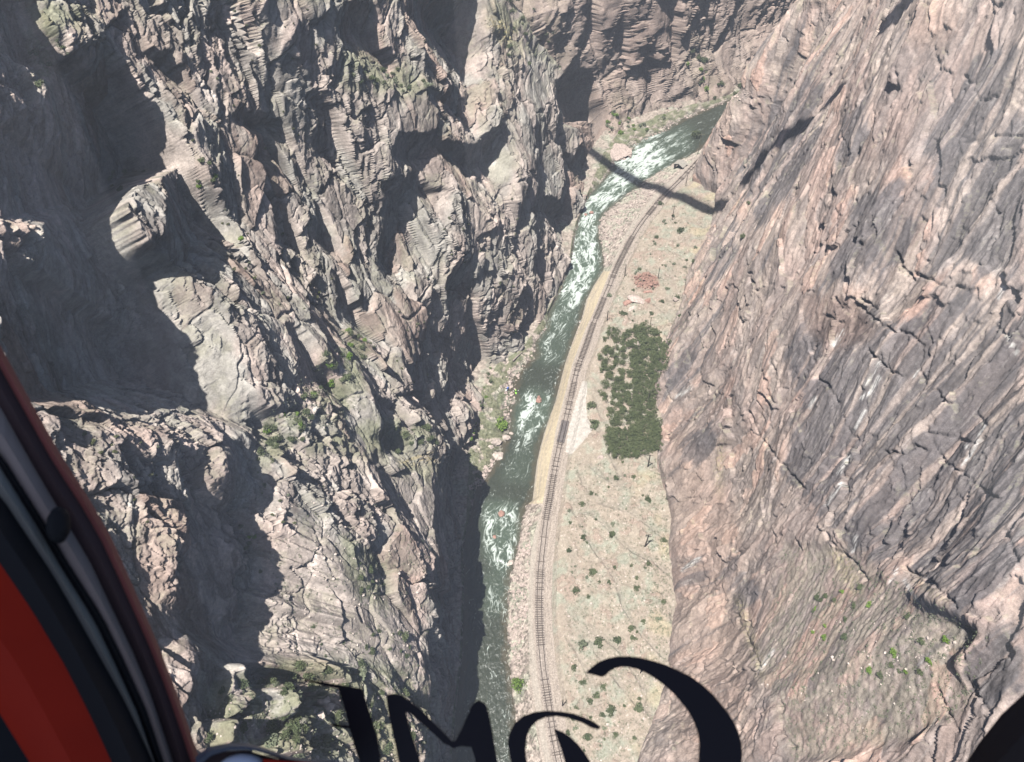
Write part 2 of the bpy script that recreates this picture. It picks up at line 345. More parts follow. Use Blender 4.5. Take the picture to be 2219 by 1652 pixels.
ys = [4.0]
while ys[-1] < 640:
    ys.append(ys[-1] + (0.125 + 0.00095 * max(ys[-1] - 20, 0)) / Q)
ys = np.array(ys); NR = len(ys)
FAR = 1.45
xLf = ext(L_foot, ys, 0.03, FAR); xLb = np.maximum(ext(L_bank, ys, 0.03, FAR), xLf + .4)
xRb = np.maximum(ext(R_bank, ys, 0.0, FAR), xLb + 3); xWt = np.maximum(ext(W_top, ys, -.05, FAR), xRb + 1.0)
xTr = np.maximum(ext(TRACK, ys, -.1, FAR), xWt + 2.2); xRf = np.maximum(ext(R_foot, ys, .1, FAR), xTr + 2.6)
xRf = smooth1(xRf, 3)
print("rows", NR)

def mesh_grid(name, P, col, mat):
    nr, nc = P.shape[:2]
    me = bpy.data.meshes.new(name)
    nv = nr * nc; me.vertices.add(nv); me.vertices.foreach_set("co", np.ascontiguousarray(P, f32).ravel())
    idx = np.arange(nv, dtype=np.int32).reshape(nr, nc)
    q = np.stack([idx[:-1, :-1], idx[:-1, 1:], idx[1:, 1:], idx[1:, :-1]], -1).reshape(-1)
    nf = (nr - 1) * (nc - 1)
    me.loops.add(nf * 4); me.loops.foreach_set("vertex_index", q)
    me.polygons.add(nf); me.polygons.foreach_set("loop_start", np.arange(nf, dtype=np.int32) * 4)
    try: me.polygons.foreach_set("loop_total", np.full(nf, 4, np.int32))
    except Exception: pass
    me.update(calc_edges=True)
    ca = me.color_attributes.new("Col", 'FLOAT_COLOR', 'POINT')
    c4 = np.ones((nv, 4), f32); c4[:, :3] = col.reshape(-1, 3); ca.data.foreach_set("color", c4.ravel())
    me.materials.append(mat)
    o = bpy.data.objects.new(name, me); sc.collection.objects.link(o)
    return o

def normals(P):
    du = np.gradient(P, axis=1); dv = np.gradient(P, axis=0)
    n = np.cross(du, dv); n /= np.linalg.norm(n, axis=2, keepdims=True) + 1e-9
    return n.astype(f32)

def props(o, **k):
    for a, b in k.items(): o[a] = b
    return o

# ------------------------------------------------------------------ materials
def newmat(name, rough=0.9, spec=0.15):
    m = bpy.data.materials.new(name); m.use_nodes = True
    b = m.node_tree.nodes["Principled BSDF"]; b.inputs["Roughness"].default_value = rough
    b.inputs["Specular IOR Level"].default_value = spec
    return m, m.node_tree, b

def N(nt, t, **k):
    n = nt.nodes.new(t)
    for a, v in k.items():
        if a in n.inputs: n.inputs[a].default_value = v
        else: setattr(n, a, v)
    return n

def attr_mat(name, rough=.9, spec=.15, scales=((.3, .16), (1.1, .22), (4.5, .2)), bump=.35, bscale=2.2, bdist=.25):
    m, nt, b = newmat(name, rough, spec)
    L = nt.links.new
    a = N(nt, "ShaderNodeVertexColor"); a.layer_name = "Col"
    geo = N(nt, "ShaderNodeNewGeometry")
    out = a.outputs["Color"]
    for i, (s, amt) in enumerate(scales):
        nz = N(nt, "ShaderNodeTexNoise", Scale=s, Detail=3.0, Roughness=.65); L(geo.outputs["Position"], nz.inputs["Vector"])
        mr = N(nt, "ShaderNodeMapRange"); mr.inputs["From Min"].default_value = .3; mr.inputs["From Max"].default_value = .7
        mr.inputs["To Min"].default_value = 1 - amt; mr.inputs["To Max"].default_value = 1 + amt
        L(nz.outputs["Fac"], mr.inputs["Value"])
        mx = N(nt, "ShaderNodeVectorMath", operation='SCALE'); L(out, mx.inputs[0]); L(mr.outputs[0], mx.inputs["Scale"]); out = mx.outputs[0]
    L(out, b.inputs["Base Color"])
    if bump:
        nz = N(nt, "ShaderNodeTexNoise", Scale=bscale, Detail=4.0, Roughness=.7); L(geo.outputs["Position"], nz.inputs["Vector"])
        bp = N(nt, "ShaderNodeBump", Strength=bump, Distance=bdist); L(nz.outputs["Fac"], bp.inputs["Height"]); L(bp.outputs[0], b.inputs["Normal"])
    return m

def flat_mat(name, col, rough=.7, spec=.3, var=.15, scale=6.0, metallic=0.0, objvar=0.0):
    m, nt, b = newmat(name, rough, spec); L = nt.links.new
    b.inputs["Metallic"].default_value = metallic
    geo = N(nt, "ShaderNodeNewGeometry"); nz = N(nt, "ShaderNodeTexNoise", Scale=scale, Detail=3.0)
    L(geo.outputs["Position"], nz.inputs["Vector"])
    mr = N(nt, "ShaderNodeMapRange"); mr.inputs["From Min"].default_value = .3; mr.inputs["From Max"].default_value = .7
    mr.inputs["To Min"].default_value = 1 - var; mr.inputs["To Max"].default_value = 1 + var
    L(nz.outputs["Fac"], mr.inputs["Value"])
    mx = N(nt, "ShaderNodeVectorMath", operation='SCALE'); mx.inputs[0].default_value = col; L(mr.outputs[0], mx.inputs["Scale"])
    out = mx.outputs[0]
    if objvar:
        oi = N(nt, "ShaderNodeObjectInfo"); m2 = N(nt, "ShaderNodeMapRange"); m2.inputs["To Min"].default_value = 1 - objvar; m2.inputs["To Max"].default_value = 1 + objvar
        L(oi.outputs["Random"], m2.inputs["Value"])
        mx2 = N(nt, "ShaderNodeVectorMath", operation='SCALE'); L(out, mx2.inputs[0]); L(m2.outputs[0], mx2.inputs["Scale"]); out = mx2.outputs[0]
    L(out, b.inputs["Base Color"])
    return m

MAT_ROCK = attr_mat("cliff_rock", .92, .12, bump=.5, bscale=1.8, bdist=.35)
MAT_GROUND = attr_mat("gravelly_ground", .95, .08, scales=((.9, .16), (3.5, .2)), bump=.4, bscale=2.5, bdist=.2)

# ------------------------------------------------------------------ cliffs
def mix(a, b, t): return a + (b - a) * t[..., None]
C = lambda *v: np.array(v, f32)

def profile(pts, n):
    p = np.array(pts, float); s = np.r_[0, np.cumsum(np.hypot(*np.diff(p, axis=0).T))]
    t = np.linspace(0, s[-1], n)
    return np.interp(t, s, p[:, 0]), np.interp(t, s, p[:, 1]), t - s[1]

def build_left():
    n = int(1800 * Q)
    dn, zn, a = profile([(-.8,-8),(0,0),(5,45),(28,85),(62,150),(95,220),(125,245)], n)
    dm, zm, a1 = profile([(-4,-8),(0,0),(15,36),(19,54),(42,90),(72,155),(104,225),(130,250)], n)
    df, zf, a2 = profile([(-8,-6),(0,0),(24,11),(38,22),(50,66),(78,84),(92,132),(150,165),(260,260)], n)
    ym = at_z(1109, 1075, 0)[1]
    t0 = sstep(ym - 8, ym + 22, ys)[:, None]; t = sstep(316, 350, ys)[:, None]
    def bl(p, q, r_): return (p[None] * (1 - t0) + q[None] * t0) * (1 - t) + r_[None] * t
    d = bl(dn, dm, df); z = bl(zn, zm, zf); A = bl(a, a1, a2).astype(f32)
    P = np.stack([xLf[:, None] - d, np.repeat(ys[:, None], n, 1), z], -1).astype(f32)
    Y = P[..., 1]
    # smooth base normal (towards the river)
    nb = np.stack([np.gradient(z, axis=1), np.zeros_like(z), np.gradient(d, axis=1)], -1)
    sl = smooth1(np.gradient(xLf, ys), 25)[:, None]
    nb[..., 1] = -nb[..., 0] * sl * .7
    nb /= np.linalg.norm(nb, axis=2, keepdims=True) + 1e-9; nb = nb.astype(f32)
    wa = 6 * perlin(A / 40, Y / 22, 21); wyy = 4 * perlin(A / 35, Y / 18, 22)
    Yn = (Y * (1 + .76 * t)).astype(f32)
    u = .78 * (Yn + wyy) - .62 * (A + wa); v = .62 * (Yn + wyy) + .78 * (A + wa)
    Dl = 1.7 * (1 - 2 * np.abs(perlin(u / 17, v / 38, 31))) + 1.6 * perlin(u / 26, v / 30, 32)
    sx, sy, dep = proj(P)
    calm = samp(m_pink, sx, sy) * (Y < 300); sh = samp(m_sh, sx, sy); tap = sstep(-1, 5, A)
    Dl = Dl * (1 - .55 * calm) * (.25 + .75 * tap) + 4.5 * samp(m_bump, sx, sy)
    Dc = np.zeros_like(Dl)
    for _ in range(7):
        sx, sy, dep = proj(P + nb * (Dl + Dc)[..., None])
        Dc = .5 * Dc + .5 * tap * (-dep / FS * KL * recess(sx, sy) - 1.3 * samp(m_crackL, sx, sy))
    # the finer relief is carved in space, so that steep flanks get facets of their own
    Pb = P + nb * (Dl + Dc)[..., None]
    sp = np.linalg.norm(np.gradient(Pb, axis=1), axis=2); sp = np.maximum(sp, np.linalg.norm(np.gradient(Pb, axis=0), axis=2) * .8)
    fs = (1 + .15 * t + .4 * np.clip((Y - 90) / 300, 0, 1))
    k4 = sstep(.34, .18, sp / fs); k3 = sstep(.95, .45, sp / fs); k2 = sstep(2.4, 1.2, sp / fs)
    fs = fs.astype(f32); qx = Pb[..., 0] / fs; qz = Pb[..., 2] / fs; qy = (Pb[..., 1] - .42 * Pb[..., 2]) / fs
    Dm = np.zeros_like(Dl)
    j1 = .35 * vnoise3(qx / 3, qy / 3, qz / 4, 5); j2 = .35 * vnoise3(qx / 3, qy / 3, qz / 4, 15)
    ruf = .3 + 1.0 * sstep(-.35, .4, fbm3(qx / 14, qy / 14, qz / 20, 16, 2)); bigf = .55 + .9 * sstep(-.3, .4, vnoise3(qx / 20, qy / 20, qz / 26, 17))
    h, tl, e1 = voro3(qx / 9 + .3 * j1, qy / 8 + .3 * j2, qz / 15, 1); Dm += (2.3 * h + 4.8 * tl) * bigf - .8 * sstep(.06, 0, e1)
    h2, tl2, e2 = voro3(qx / 4 + .5 * j1, qy / 3.2 + .5 * j2, qz / 6.2, 2); Df = (1.3 * h2 + 2.6 * tl2 - .5 * sstep(.06, 0, e2)) * ruf * k2
    h3, tl3, e3 = voro3(qx / 1.6 + .5 * j1, qy / 1.3 + .5 * j2, qz / 2.3, 3); Df += (.55 * h3 + 1.2 * tl3) * ruf * k3
    h4, tl4, e4 = voro3(qx / .7, qy / .55, qz / .95, 4); Df += (.22 * h4 + .45 * tl4) * (.4 + .6 * ruf) * k4
    Df += .5 * fbm3(qx / 3, qy / 3, qz / 5, 44, 3)
    D = Dl + Dc + (Dm * (1 - .85 * sh) + Df * (1 - .6 * sh)) * (1 - .55 * calm) * (.25 + .75 * tap)
    Pf = P + nb * D[..., None]
    sx, sy, dep = proj(Pf)
    nn = normals(Pf)
    if nn[..., 2].mean() < 0: nn = -nn
    # albedo
    g1 = sstep(-.4, .5, fbm3(qx / 28, qy / 28, qz / 40, 51, 3)); g2 = sstep(-.35, .4, fbm3(qx / 6, qy / 6, qz / 12, 52, 3)); st = sstep(.15, .75, vnoise3(qx / 3, qy / 1.6, qz / 11, 53) + .4 * vnoise3(qx / 1.5, qy / .7, qz / 6, 54))
    c = mix(np.broadcast_to(C(.48, .405, .36), P.shape), C(.57, .45, .395), g1)
    c = mix(c, C(.42, .405, .365), .7 * g2 * (1 - .6 * t))
    c = mix(c, C(.17, .145, .14), .55 * st)
    c = mix(c, C(.56, .475, .425), .8 * samp(m_pink, sx, sy))
    c = mix(c, C(.33, .21, .16), .55 * sstep(.25, .5, h) * (1 - calm))
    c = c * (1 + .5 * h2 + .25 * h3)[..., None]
    c = mix(c, C(.27, .20, .18), .6 * samp(m_brown, sx, sy))
    gr = samp(m_grass, sx, sy) * sstep(-.25, .25, fbm3(qx / 3, qy / 3, qz / 3, 61, 3) + .2 + .5 * (nn[..., 2] - .5))
    flat = sstep(.45, .8, nn[..., 2]) * sstep(-.1, .4, fbm3(qx / 5, qy / 5, qz / 5, 62, 3))
    c = mix(c, C(.24, .25, .15), .7 * gr)
    c = mix(c, C(.28, .27, .19), .45 * flat)
    c = mix(c, C(.46, .36, .17), .6 * samp(m_yel, sx, sy) * sstep(-.2, .3, perlin(u, v, 63)))
    ft = t * np.ones_like(z)
    c = mix(c, C(.47, .355, .305), .6 * ft)
    c = np.clip(c * .86, .02, .8)
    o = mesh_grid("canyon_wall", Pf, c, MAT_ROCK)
    props(o, kind="structure", label="craggy grey-brown cliff with deep shaded gullies, left of the river", category="cliff")
    return Pf

def build_right():
    n = int(900 * Q)
    dn, zn, a = profile([(-2,-6),(0,0),(9,24),(30,82),(38,104),(58,158),(84,215),(120,262)], n)
    P = np.stack([np.broadcast_to(xRf[:, None] + dn[None], (NR, n)), np.repeat(ys[:, None], n, 1), np.broadcast_to(zn[None] + (ZT + 0.18 * (xRf - xTr))[:, None], (NR, n))], -1).astype(f32)
    A = np.broadcast_to(a[None], (NR, n)).astype(f32); Y = P[..., 1]
    nb = np.stack([-np.gradient(P[..., 2], axis=1), np.zeros((NR, n)), np.gradient(P[..., 0], axis=1)], -1)
    sl = smooth1(np.gradient(xRf, ys), 40)[:, None]
    nb[..., 1] = -nb[..., 0] * sl * .7
    nb /= np.linalg.norm(nb, axis=2, keepdims=True) + 1e-9; nb = nb.astype(f32)
    fy = sstep(120, 220, Y); u = Y + 3 * perlin(A / 30, Y / 20, 71) - .42 * ((1 - fy) * 12 * np.logaddexp(0, (A - 50) / 12) + fy * A) + .04 * A; u = u.astype(f32); v = A + 5 * perlin(A / 45, Y / 25, 72)
    D = 3.4 * perlin(u / 34, v / 60, 73) + 1.5 * (1 - 2 * np.abs(perlin(u / 15, v / 60, 74)))
    h, tl, e1 = voro(u / 12 + .3 * perlin(u / 4, v / 6, 6), v / 26, 11); D += 1.5 * h + 1.5 * tl
    h2, tl2, e2 = voro(u / 4.2 + .3 * perlin(u / 1.5, v / 3, 7), v / 9.5, 12); D += .55 * h2 + .8 * tl2
    D -= .5 * sstep(.06, 0, e2) * sstep(-.1, .3, perlin(u / 8, v / 12, 79)); h3, tl3, e3 = voro(u / 1.5, v / 3.4, 13); D += .25 * h3 + .36 * tl3
    h4, tl4, e4 = voro(u / .6, v / 1.3, 14); D += .1 * h4 + .14 * tl4
    D += .3 * fbm(u / 2.5, v / 6, 75, 4)
    far = sstep(150, 260, ys)[:, None]
    D *= 1 + .3 * far
    tap = sstep(-1, 6, A); D *= (.2 + .8 * tap)
    sx, sy, dep = proj(P)
    gr0 = samp(m_grass, sx, sy)
    D = D * (1 - .93 * gr0) + gr0 * .2 * fbm(u / 1.5, v / 1.5, 76, 3)
    Dc = np.zeros_like(D)
    for _ in range(5):
        sx, sy, dep = proj(P + nb * (D + Dc)[..., None])
        new = -dep / FS * KR * recess(sx, sy) - 1.6 * (.25 + .75 * sstep(-.4, .3, perlin(sx / 30, sy / 30, 80))) * samp(m_crack, sx + 5 * perlin(sx / 14, sy / 14, 77) + 2 * perlin(sx / 5, sy / 5, 68), sy + 5 * perlin(sx / 14, sy / 14, 78) + 2 * perlin(sx / 5, sy / 5, 69)) ** .7
        Dc = .5 * Dc + .5 * new
    Pf = P + nb * (D + Dc)[..., None]
    sx, sy, dep = proj(Pf); nn = normals(Pf)
    if nn[..., 2].mean() < 0: nn = -nn
    sw = 14 * perlin(sx / 60, sy / 60, 79)
    var = np.clip(samp(m_var, sx + sw, sy + sw), 0, 1)
    # plumb water stains
    s1 = perlin(u / 2.6, v / 42, 81) + .55 * perlin(u / 1.1, v / 24, 82) + .3 * perlin(u / .5, v / 12, 83)
    s2 = perlin(u / 6, v / 60, 84) + .4 * perlin(u / 2.2, v / 30, 85)
    g1 = sstep(-.5, .5, fbm(u / 20, v / 30, 86, 3)); g2 = sstep(-.4, .4, fbm(u / 5, v / 9, 87, 4))
    c = mix(np.broadcast_to(C(.45, .34, .30), P.shape), C(.52, .425, .37), g1)
    c = mix(c, C(.32, .265, .245), .75 * g2)
    c = mix(c, C(.55, .33, .25), .5 * sstep(.2, .5, h2) * (1 - var))
    dark = np.clip(sstep(.05, .5, s1 * .55 + s2 * .6 + .75 * (var - .33)) * 1.0, 0, 1)
    c = mix(c, C(.135, .125, .13), .82 * dark)
    c = mix(c, C(.22, .17, .15), .45 * sstep(.2, .6, s2) * (1 - dark))
    c = mix(c, C(.50, .36, .29), .45 * samp(m_pink, sx, sy) * (1 - .6 * dark))
    c = mix(c, C(.24, .17, .145), .7 * samp(m_brown, sx, sy))
    wht = samp(m_white, sx + 2 * perlin(sx / 7, sy / 7, 88), sy) * sstep(-.35, .25, perlin(u / .35, v / 5, 89))
    c = mix(c, C(.72, .69, .66), np.clip(wht * 1.3, 0, .85))
    lite = sstep(.42, .7, perlin(u / .45, v / 14, 90) + .3 * perlin(u / .2, v / 6, 91)) * .25
    c = mix(c, C(.55, .50, .47), lite)
    gr = gr0 * sstep(-.3, .25, fbm(u / 3, v / 3, 92, 4) + .1)
    c = mix(c, C(.35, .32, .245), .45 * gr)
    c = mix(c, C(.46, .40, .24), .6 * samp(m_yel, sx, sy) * sstep(-.3, .2, perlin(u / .7, v / .7, 93)))
    flat = sstep(.55, .85, nn[..., 2]) * sstep(.0, .4, fbm(u / 6, v / 6, 94, 3)); c = mix(c, C(.30, .29, .19), .4 * flat)
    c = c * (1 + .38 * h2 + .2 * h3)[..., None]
    c = np.clip(c * .88, .02, .85)
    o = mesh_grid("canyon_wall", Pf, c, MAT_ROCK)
    props(o, kind="structure", label="steep pink and grey streaked rock face above the railway bench", category="cliff")
    return Pf

KL, KR = 0.85, 0.65
PL = build_left(); print("left", time.time() - T0)
PR = build_right(); print("right", time.time() - T0)

# ------------------------------------------------------------------ valley floor
def build_ground():
    segs = [(xLf - 8, xLf, 16, 3.0, 1.6), (xLf, xLb, 60, 1.6, -.15), (xLb, xRb, 60, -.15, -.15), (xRb, xWt, 60, -.15, ZT), (xWt, xTr + 4.2, 60, ZT, ZT), (xTr + 4.2, xTr + 5.6, 14, ZT, ZT + 1.5), (xTr + 5.6, xRf + 8, 330, ZT + 1.5, None)]
    X = []; Z = []; S = []
    for si, (a, b, n, za, zb) in enumerate(segs):
        b = np.maximum(b, a + .05)
        n = int(n * Q); t = (np.arange(n) / n)[None]
        X.append(a[:, None] * (1 - t) + b[:, None] * t)
        if zb is None: z = za + .18 * (X[-1] - (xTr + 5.6)[:, None])
        elif si == 2: z = za - 1.6 * np.sin(np.pi * t) ** .8 * np.ones((NR, 1))
        else: z = (za + (zb - za) * t) * np.ones((NR, 1))
        Z.append(z); S.append(np.full(z.shape, si, np.int8))
    X = np.concatenate(X, 1).astype(f32); Z = np.concatenate(Z, 1).astype(f32); S = np.concatenate(S, 1)
    Y = np.repeat(ys[:, None], X.shape[1], 1).astype(f32)
    P = np.stack([X, Y, Z], -1); sx, sy, dep = proj(P)
    wallm = ((S == 3) & (sy > 588) & (sy < 1092)).astype(f32)
    bed = ((S == 4)).astype(f32)
    bench = (S == 6).astype(f32); lb = (S == 1).astype(f32); bank = (S == 3) * (1 - wallm); water = (S == 2).astype(f32)
    h, tl, e = voro(X / 1.9, Y / 1.9, 101); h2, tl2, e2 = voro(X / .8, Y / .8, 102); h3, tl3, e3 = voro(X / .4, Y / .4, 103)
    rock = np.maximum(lb, bank) + .7 * (S == 0)
    Z = Z + rock * (np.maximum(.75 * h + .6 * tl, -.3) + .45 * h2 + .15 * h3) + .5 * rock * perlin(X / 5, Y / 5, 104)
    Z += water * (.3 * h + .15 * h2)
    n1 = fbm(X / 14, Y / 14, 105, 4)
    edge = sstep(0, 6, X - (xTr + 5.6)[:, None])
    Z -= .5 * sstep(.12, .02, np.abs(perlin((X + .5 * Y) / 13, Y / 34, 125))) * bench * edge
    Z += bench * edge * (1.3 * n1 + .25 * fbm(X / 2, Y / 2, 106, 3))
    rk = sstep(.30, .48, h + .35 * perlin(X / 9, Y / 9, 107)) * bench
    Z += rk * (.35 + .4 * tl)
    Z += bench * .12 * h2 + (S == 5) * (.9 * h + .4 * h2)
    rub = samp(m_rub, sx, sy)
    Z += rub * (1.6 * (h2 + .3) + .9 * (h + .4))
    P[..., 2] = Z
    sx, sy, dep = proj(P); nn = normals(P)
    if nn[..., 2].mean() < 0: nn = -nn
    g1 = sstep(-.4, .45, fbm(X / 16, Y / 16, 111, 4)); g2 = sstep(-.3, .4, fbm(X / 3.2, Y / 3.2, 112, 4)); g3 = sstep(-.1, .5, fbm(X / 7, Y / 7, 113, 4))
    c = mix(np.broadcast_to(C(.43, .365, .295), P.shape), C(.425, .35, .285), g1)
    c = mix(c, C(.36, .365, .29), .85 * g3)
    c = mix(c, C(.34, .28, .22), .5 * g2)
    c = mix(c, C(.38, .28, .23), .6 * rk); c = mix(c, C(.6, .5, .43), (sstep(.36, .45, h3) * sstep(.1, .3, h2) * bench))
    c = mix(c, C(.38, .215, .17), .85 * rub)
    # river banks: angular pink-grey stones
    cb = mix(np.broadcast_to(C(.43, .36, .315), P.shape), C(.38, .36, .29), g3) * (1 + 1.1 * h2 + .5 * h3)[..., None]
    c = mix(c, cb, .85 * np.clip(rock, 0, 1))
    lg = lb * sstep(-.2, .3, fbm(X / 4, Y / 4, 114, 3) - .7 * sstep(.45, 1, (X - xLf[:, None]) / (xLb - xLf + .01)[:, None]) + .35)
    c = mix(c, C(.15, .17, .085), .75 * lg)
    c = mix(c, C(.11, .09, .06), .9 * water)
    wet = (sstep(.9, 0, P[..., 2])) * (1 - water) ; c = c * (1 - .45 * wet)[..., None]
    st = perlin((X - xRb[:, None]) * 1.5, Y / 9, 115) + .5 * perlin(X * 3, Y * .7, 116)
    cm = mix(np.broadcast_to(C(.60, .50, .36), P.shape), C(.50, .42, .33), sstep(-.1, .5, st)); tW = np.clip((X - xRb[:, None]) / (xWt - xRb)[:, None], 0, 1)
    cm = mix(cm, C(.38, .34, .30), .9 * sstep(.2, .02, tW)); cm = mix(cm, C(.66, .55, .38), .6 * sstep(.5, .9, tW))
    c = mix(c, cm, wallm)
    dt = (X - xTr[:, None]) / np.sqrt(1 + (np.gradient(xTr, ys) ** 2))[:, None]
    cbal = mix(np.broadcast_to(C(.40, .335, .285), P.shape), C(.32, .27, .24), .6 * sstep(1.9, 1.2, np.abs(dt)))
    cbal = cbal * (1 + .35 * perlin(X * 2.3, Y * 2.3, 117) + .2 * perlin(dt * 2, Y / 6, 118))[..., None]
    c = mix(c, cbal, np.maximum(bed, (S == 5) * .3))
    gv = samp(m_grav, sx, sy) > .5
    c = np.where(gv[..., None], C(.55, .50, .45) * (1 + .12 * perlin(X / 1.5, Y / 1.5, 119))[..., None], c)
    dr = sstep(.16, .03, np.abs(perlin((X + .5 * Y) / 13, Y / 34, 125))) * bench * edge; c = mix(c, C(.33, .29, .24), .45 * dr)
    c = mix(c, C(.47, .42, .36), .5 * sstep(1.4, .5, np.abs(dt + 3.0)) * bed)
    yl = sstep(.1, .5, perlin(X / 9, Y / 9, 120)) * bench * sstep(14, 2, (xRf[:, None] - X)); c = mix(c, C(.50, .42, .27), .5 * yl)
    c = np.clip(c * .88, .02, .8)
    o = mesh_grid("ground", P, c, MAT_GROUND)
    props(o, kind="structure", label="stony valley floor with the riverbed and the railway bench", category="ground")
    return P
PG = build_ground(); print("ground", time.time() - T0)

# ------------------------------------------------------------------ river surface
def build_water():
    n = int(150 * Q); t = np.linspace(-.12, 1.1, n)[None]
    X = (xLb[:, None] + (xRb - xLb)[:, None] * t).astype(f32); Y = np.repeat(ys[:, None], n, 1).astype(f32)
    Z = np.zeros_like(X); P = np.stack([X, Y, Z], -1); sx, sy, dep = proj(P)
    # rapids strength along the photograph's white water
    RP = [([(1330,345),(1400,305),(1470,290),(1480,315),(1450,355),(1400,385),(1335,380)], 1.0), ([(1400,290),(1500,270),(1500,330),(1440,350)], .35),
          ([(1265,440),(1320,385),(1400,385),(1350,420),(1300,460),(1290,470),(1255,510)], .8), ([(1250,470),(1300,460),(1290,520),(1300,550),(1240,560)], .75),
          ([(1235,560),(1300,540),(1300,590),(1255,660),(1200,690),(1210,640)], .7), ([(1195,660),(1260,650),(1240,720),(1180,730),(1185,700)], .42),
          ([(1180,700),(1240,720),(1220,790),(1165,790),(1165,740)], .3), ([(1120,870),(1150,840),(1200,860),(1190,910),(1140,960),(1110,930)], .52),
          ([(1120,960),(1165,940),(1150,1050),(1080,1040)], .22), ([(1045,1085),(1120,1090),(1125,1160),(1090,1260),(1050,1200)], .5), ([(1045,1240),(1100,1240),(1098,1330),(1050,1330)], .3)]
    m = raster([p for p, _ in RP], [w_ for _, w_ in RP]); m = blur(m, 5); rp = samp(m, sx, sy)
    al = Y + .6 * X; ac = X - .5 * (xLb + xRb)[:, None]
    wu = ac / 1.6 + .9 * perlin(ac / 3, Y / 5, 131); wv = Y / 3.2 + .9 * perlin(ac / 3, Y / 5, 132)
    rid = 1 - np.abs(perlin(wu, wv, 133)) * 2.4; rid2 = 1 - np.abs(perlin(wu * 2.3, wv * 2.6, 134)) * 2.4
    big = fbm(ac / 4.5, Y / 8, 135, 3)
    rid3 = 1 - np.abs(perlin(wu * 5, wv * 5.5, 139)) * 2.2
    foam = .8 * sstep(.62, 1.25, .18 * rid3 +  .55 * rid + .4 * rid2 + .55 * big + 1.05 * rp - .3) * np.clip(.25 + rp * 1.5, 0, 1)
    foam = np.maximum(foam, .9 * sstep(.95, 1.35, .22 * rid3 + rid * .7 + .3 * rid2 + .2 * big + .35 * rp))
    foam *= sstep(-.02, .05, rp + .12 + .3 * big)
    P[..., 2] = .10 * fbm(ac / 1.2, Y / 2.2, 136, 3) + rp * (.55 * fbm(ac / 2.0, Y / 2.6, 137, 4)) + .12 * foam
    edge = np.minimum(X - xLb[:, None], xRb[:, None] - X)
    c = mix(np.broadcast_to(C(.044, .050, .036), P.shape), C(.085, .070, .045), .8 * sstep(2.8, .3, edge + 1.2 * perlin(X / 2, Y / 3, 138)))
    c = mix(c, C(.10, .135, .10), np.clip(rp * 1.2, 0, .8))
    c = mix(c, C(.72, .78, .73), np.clip(foam, 0, .9))
    m_, nt, b = newmat("river_water", .3, .3); L = nt.links.new
    a = N(nt, "ShaderNodeVertexColor"); a.layer_name = "Col"; L(a.outputs["Color"], b.inputs["Base Color"])
    geo = N(nt, "ShaderNodeNewGeometry"); nz = N(nt, "ShaderNodeTexNoise", Scale=.9, Detail=4.0, Roughness=.7); L(geo.outputs["Position"], nz.inputs["Vector"])
    bp = N(nt, "ShaderNodeBump", Strength=.5, Distance=.3); L(nz.outputs["Fac"], bp.inputs["Height"]); L(bp.outputs[0], b.inputs["Normal"])
    b.inputs["Roughness"].default_value = .3
    o = mesh_grid("river_water", P, c, m_)
    props(o, kind="structure", label="dark green river with white rapids", category="river")
build_water(); print("water", time.time() - T0)

# ------------------------------------------------------------------ visible-surface lookup for placing things
BW, BH = 1110, 826
def make_lookup():
    zb = np.full(BW * BH, -1, np.int64); allP = []; off = 0
    keys = []
    for P in (PL, PG, PR):
        p = P.reshape(-1, 3); sx, sy, d = proj(p)
        ok = (sx > 0) & (sx < 2219) & (sy > 0) & (sy < 1652)
        i = np.nonzero(ok)[0]; keys.append((((sy[i] / 2).astype(np.int64)) * BW + (sx[i] / 2).astype(np.int64), d[i], i + off)); allP.append(p); off += len(p)
    k = np.concatenate([a[0] for a in keys]); d = np.concatenate([a[1] for a in keys]); i = np.concatenate([a[2] for a in keys])
    o = np.argsort(-d, kind='stable'); zb[k[o]] = i[o]
    return zb.reshape(BH, BW), np.concatenate(allP)
ZB, ALLP = make_lookup()
def pick(sx, sy):
    x, y = int(sx / 2), int(sy / 2)
    for r in range(0, 7):
        for dy in range(-r, r + 1):
            for dx in range(-r, r + 1):
                if max(abs(dx), abs(dy)) != r: continue
                xx, yy = x + dx, y + dy
                if 0 <= xx < BW and 0 <= yy < BH and ZB[yy, xx] >= 0: return ALLP[ZB[yy, xx]].astype(float)
    return at_z(sx, sy, 5)
def gz(x, y):
    j = int(np.clip(np.searchsorted(ys, y), 0, NR - 1)); return float(np.interp(x, PG[j, :, 0], PG[j, :, 2]))
print("lookup", time.time() - T0)

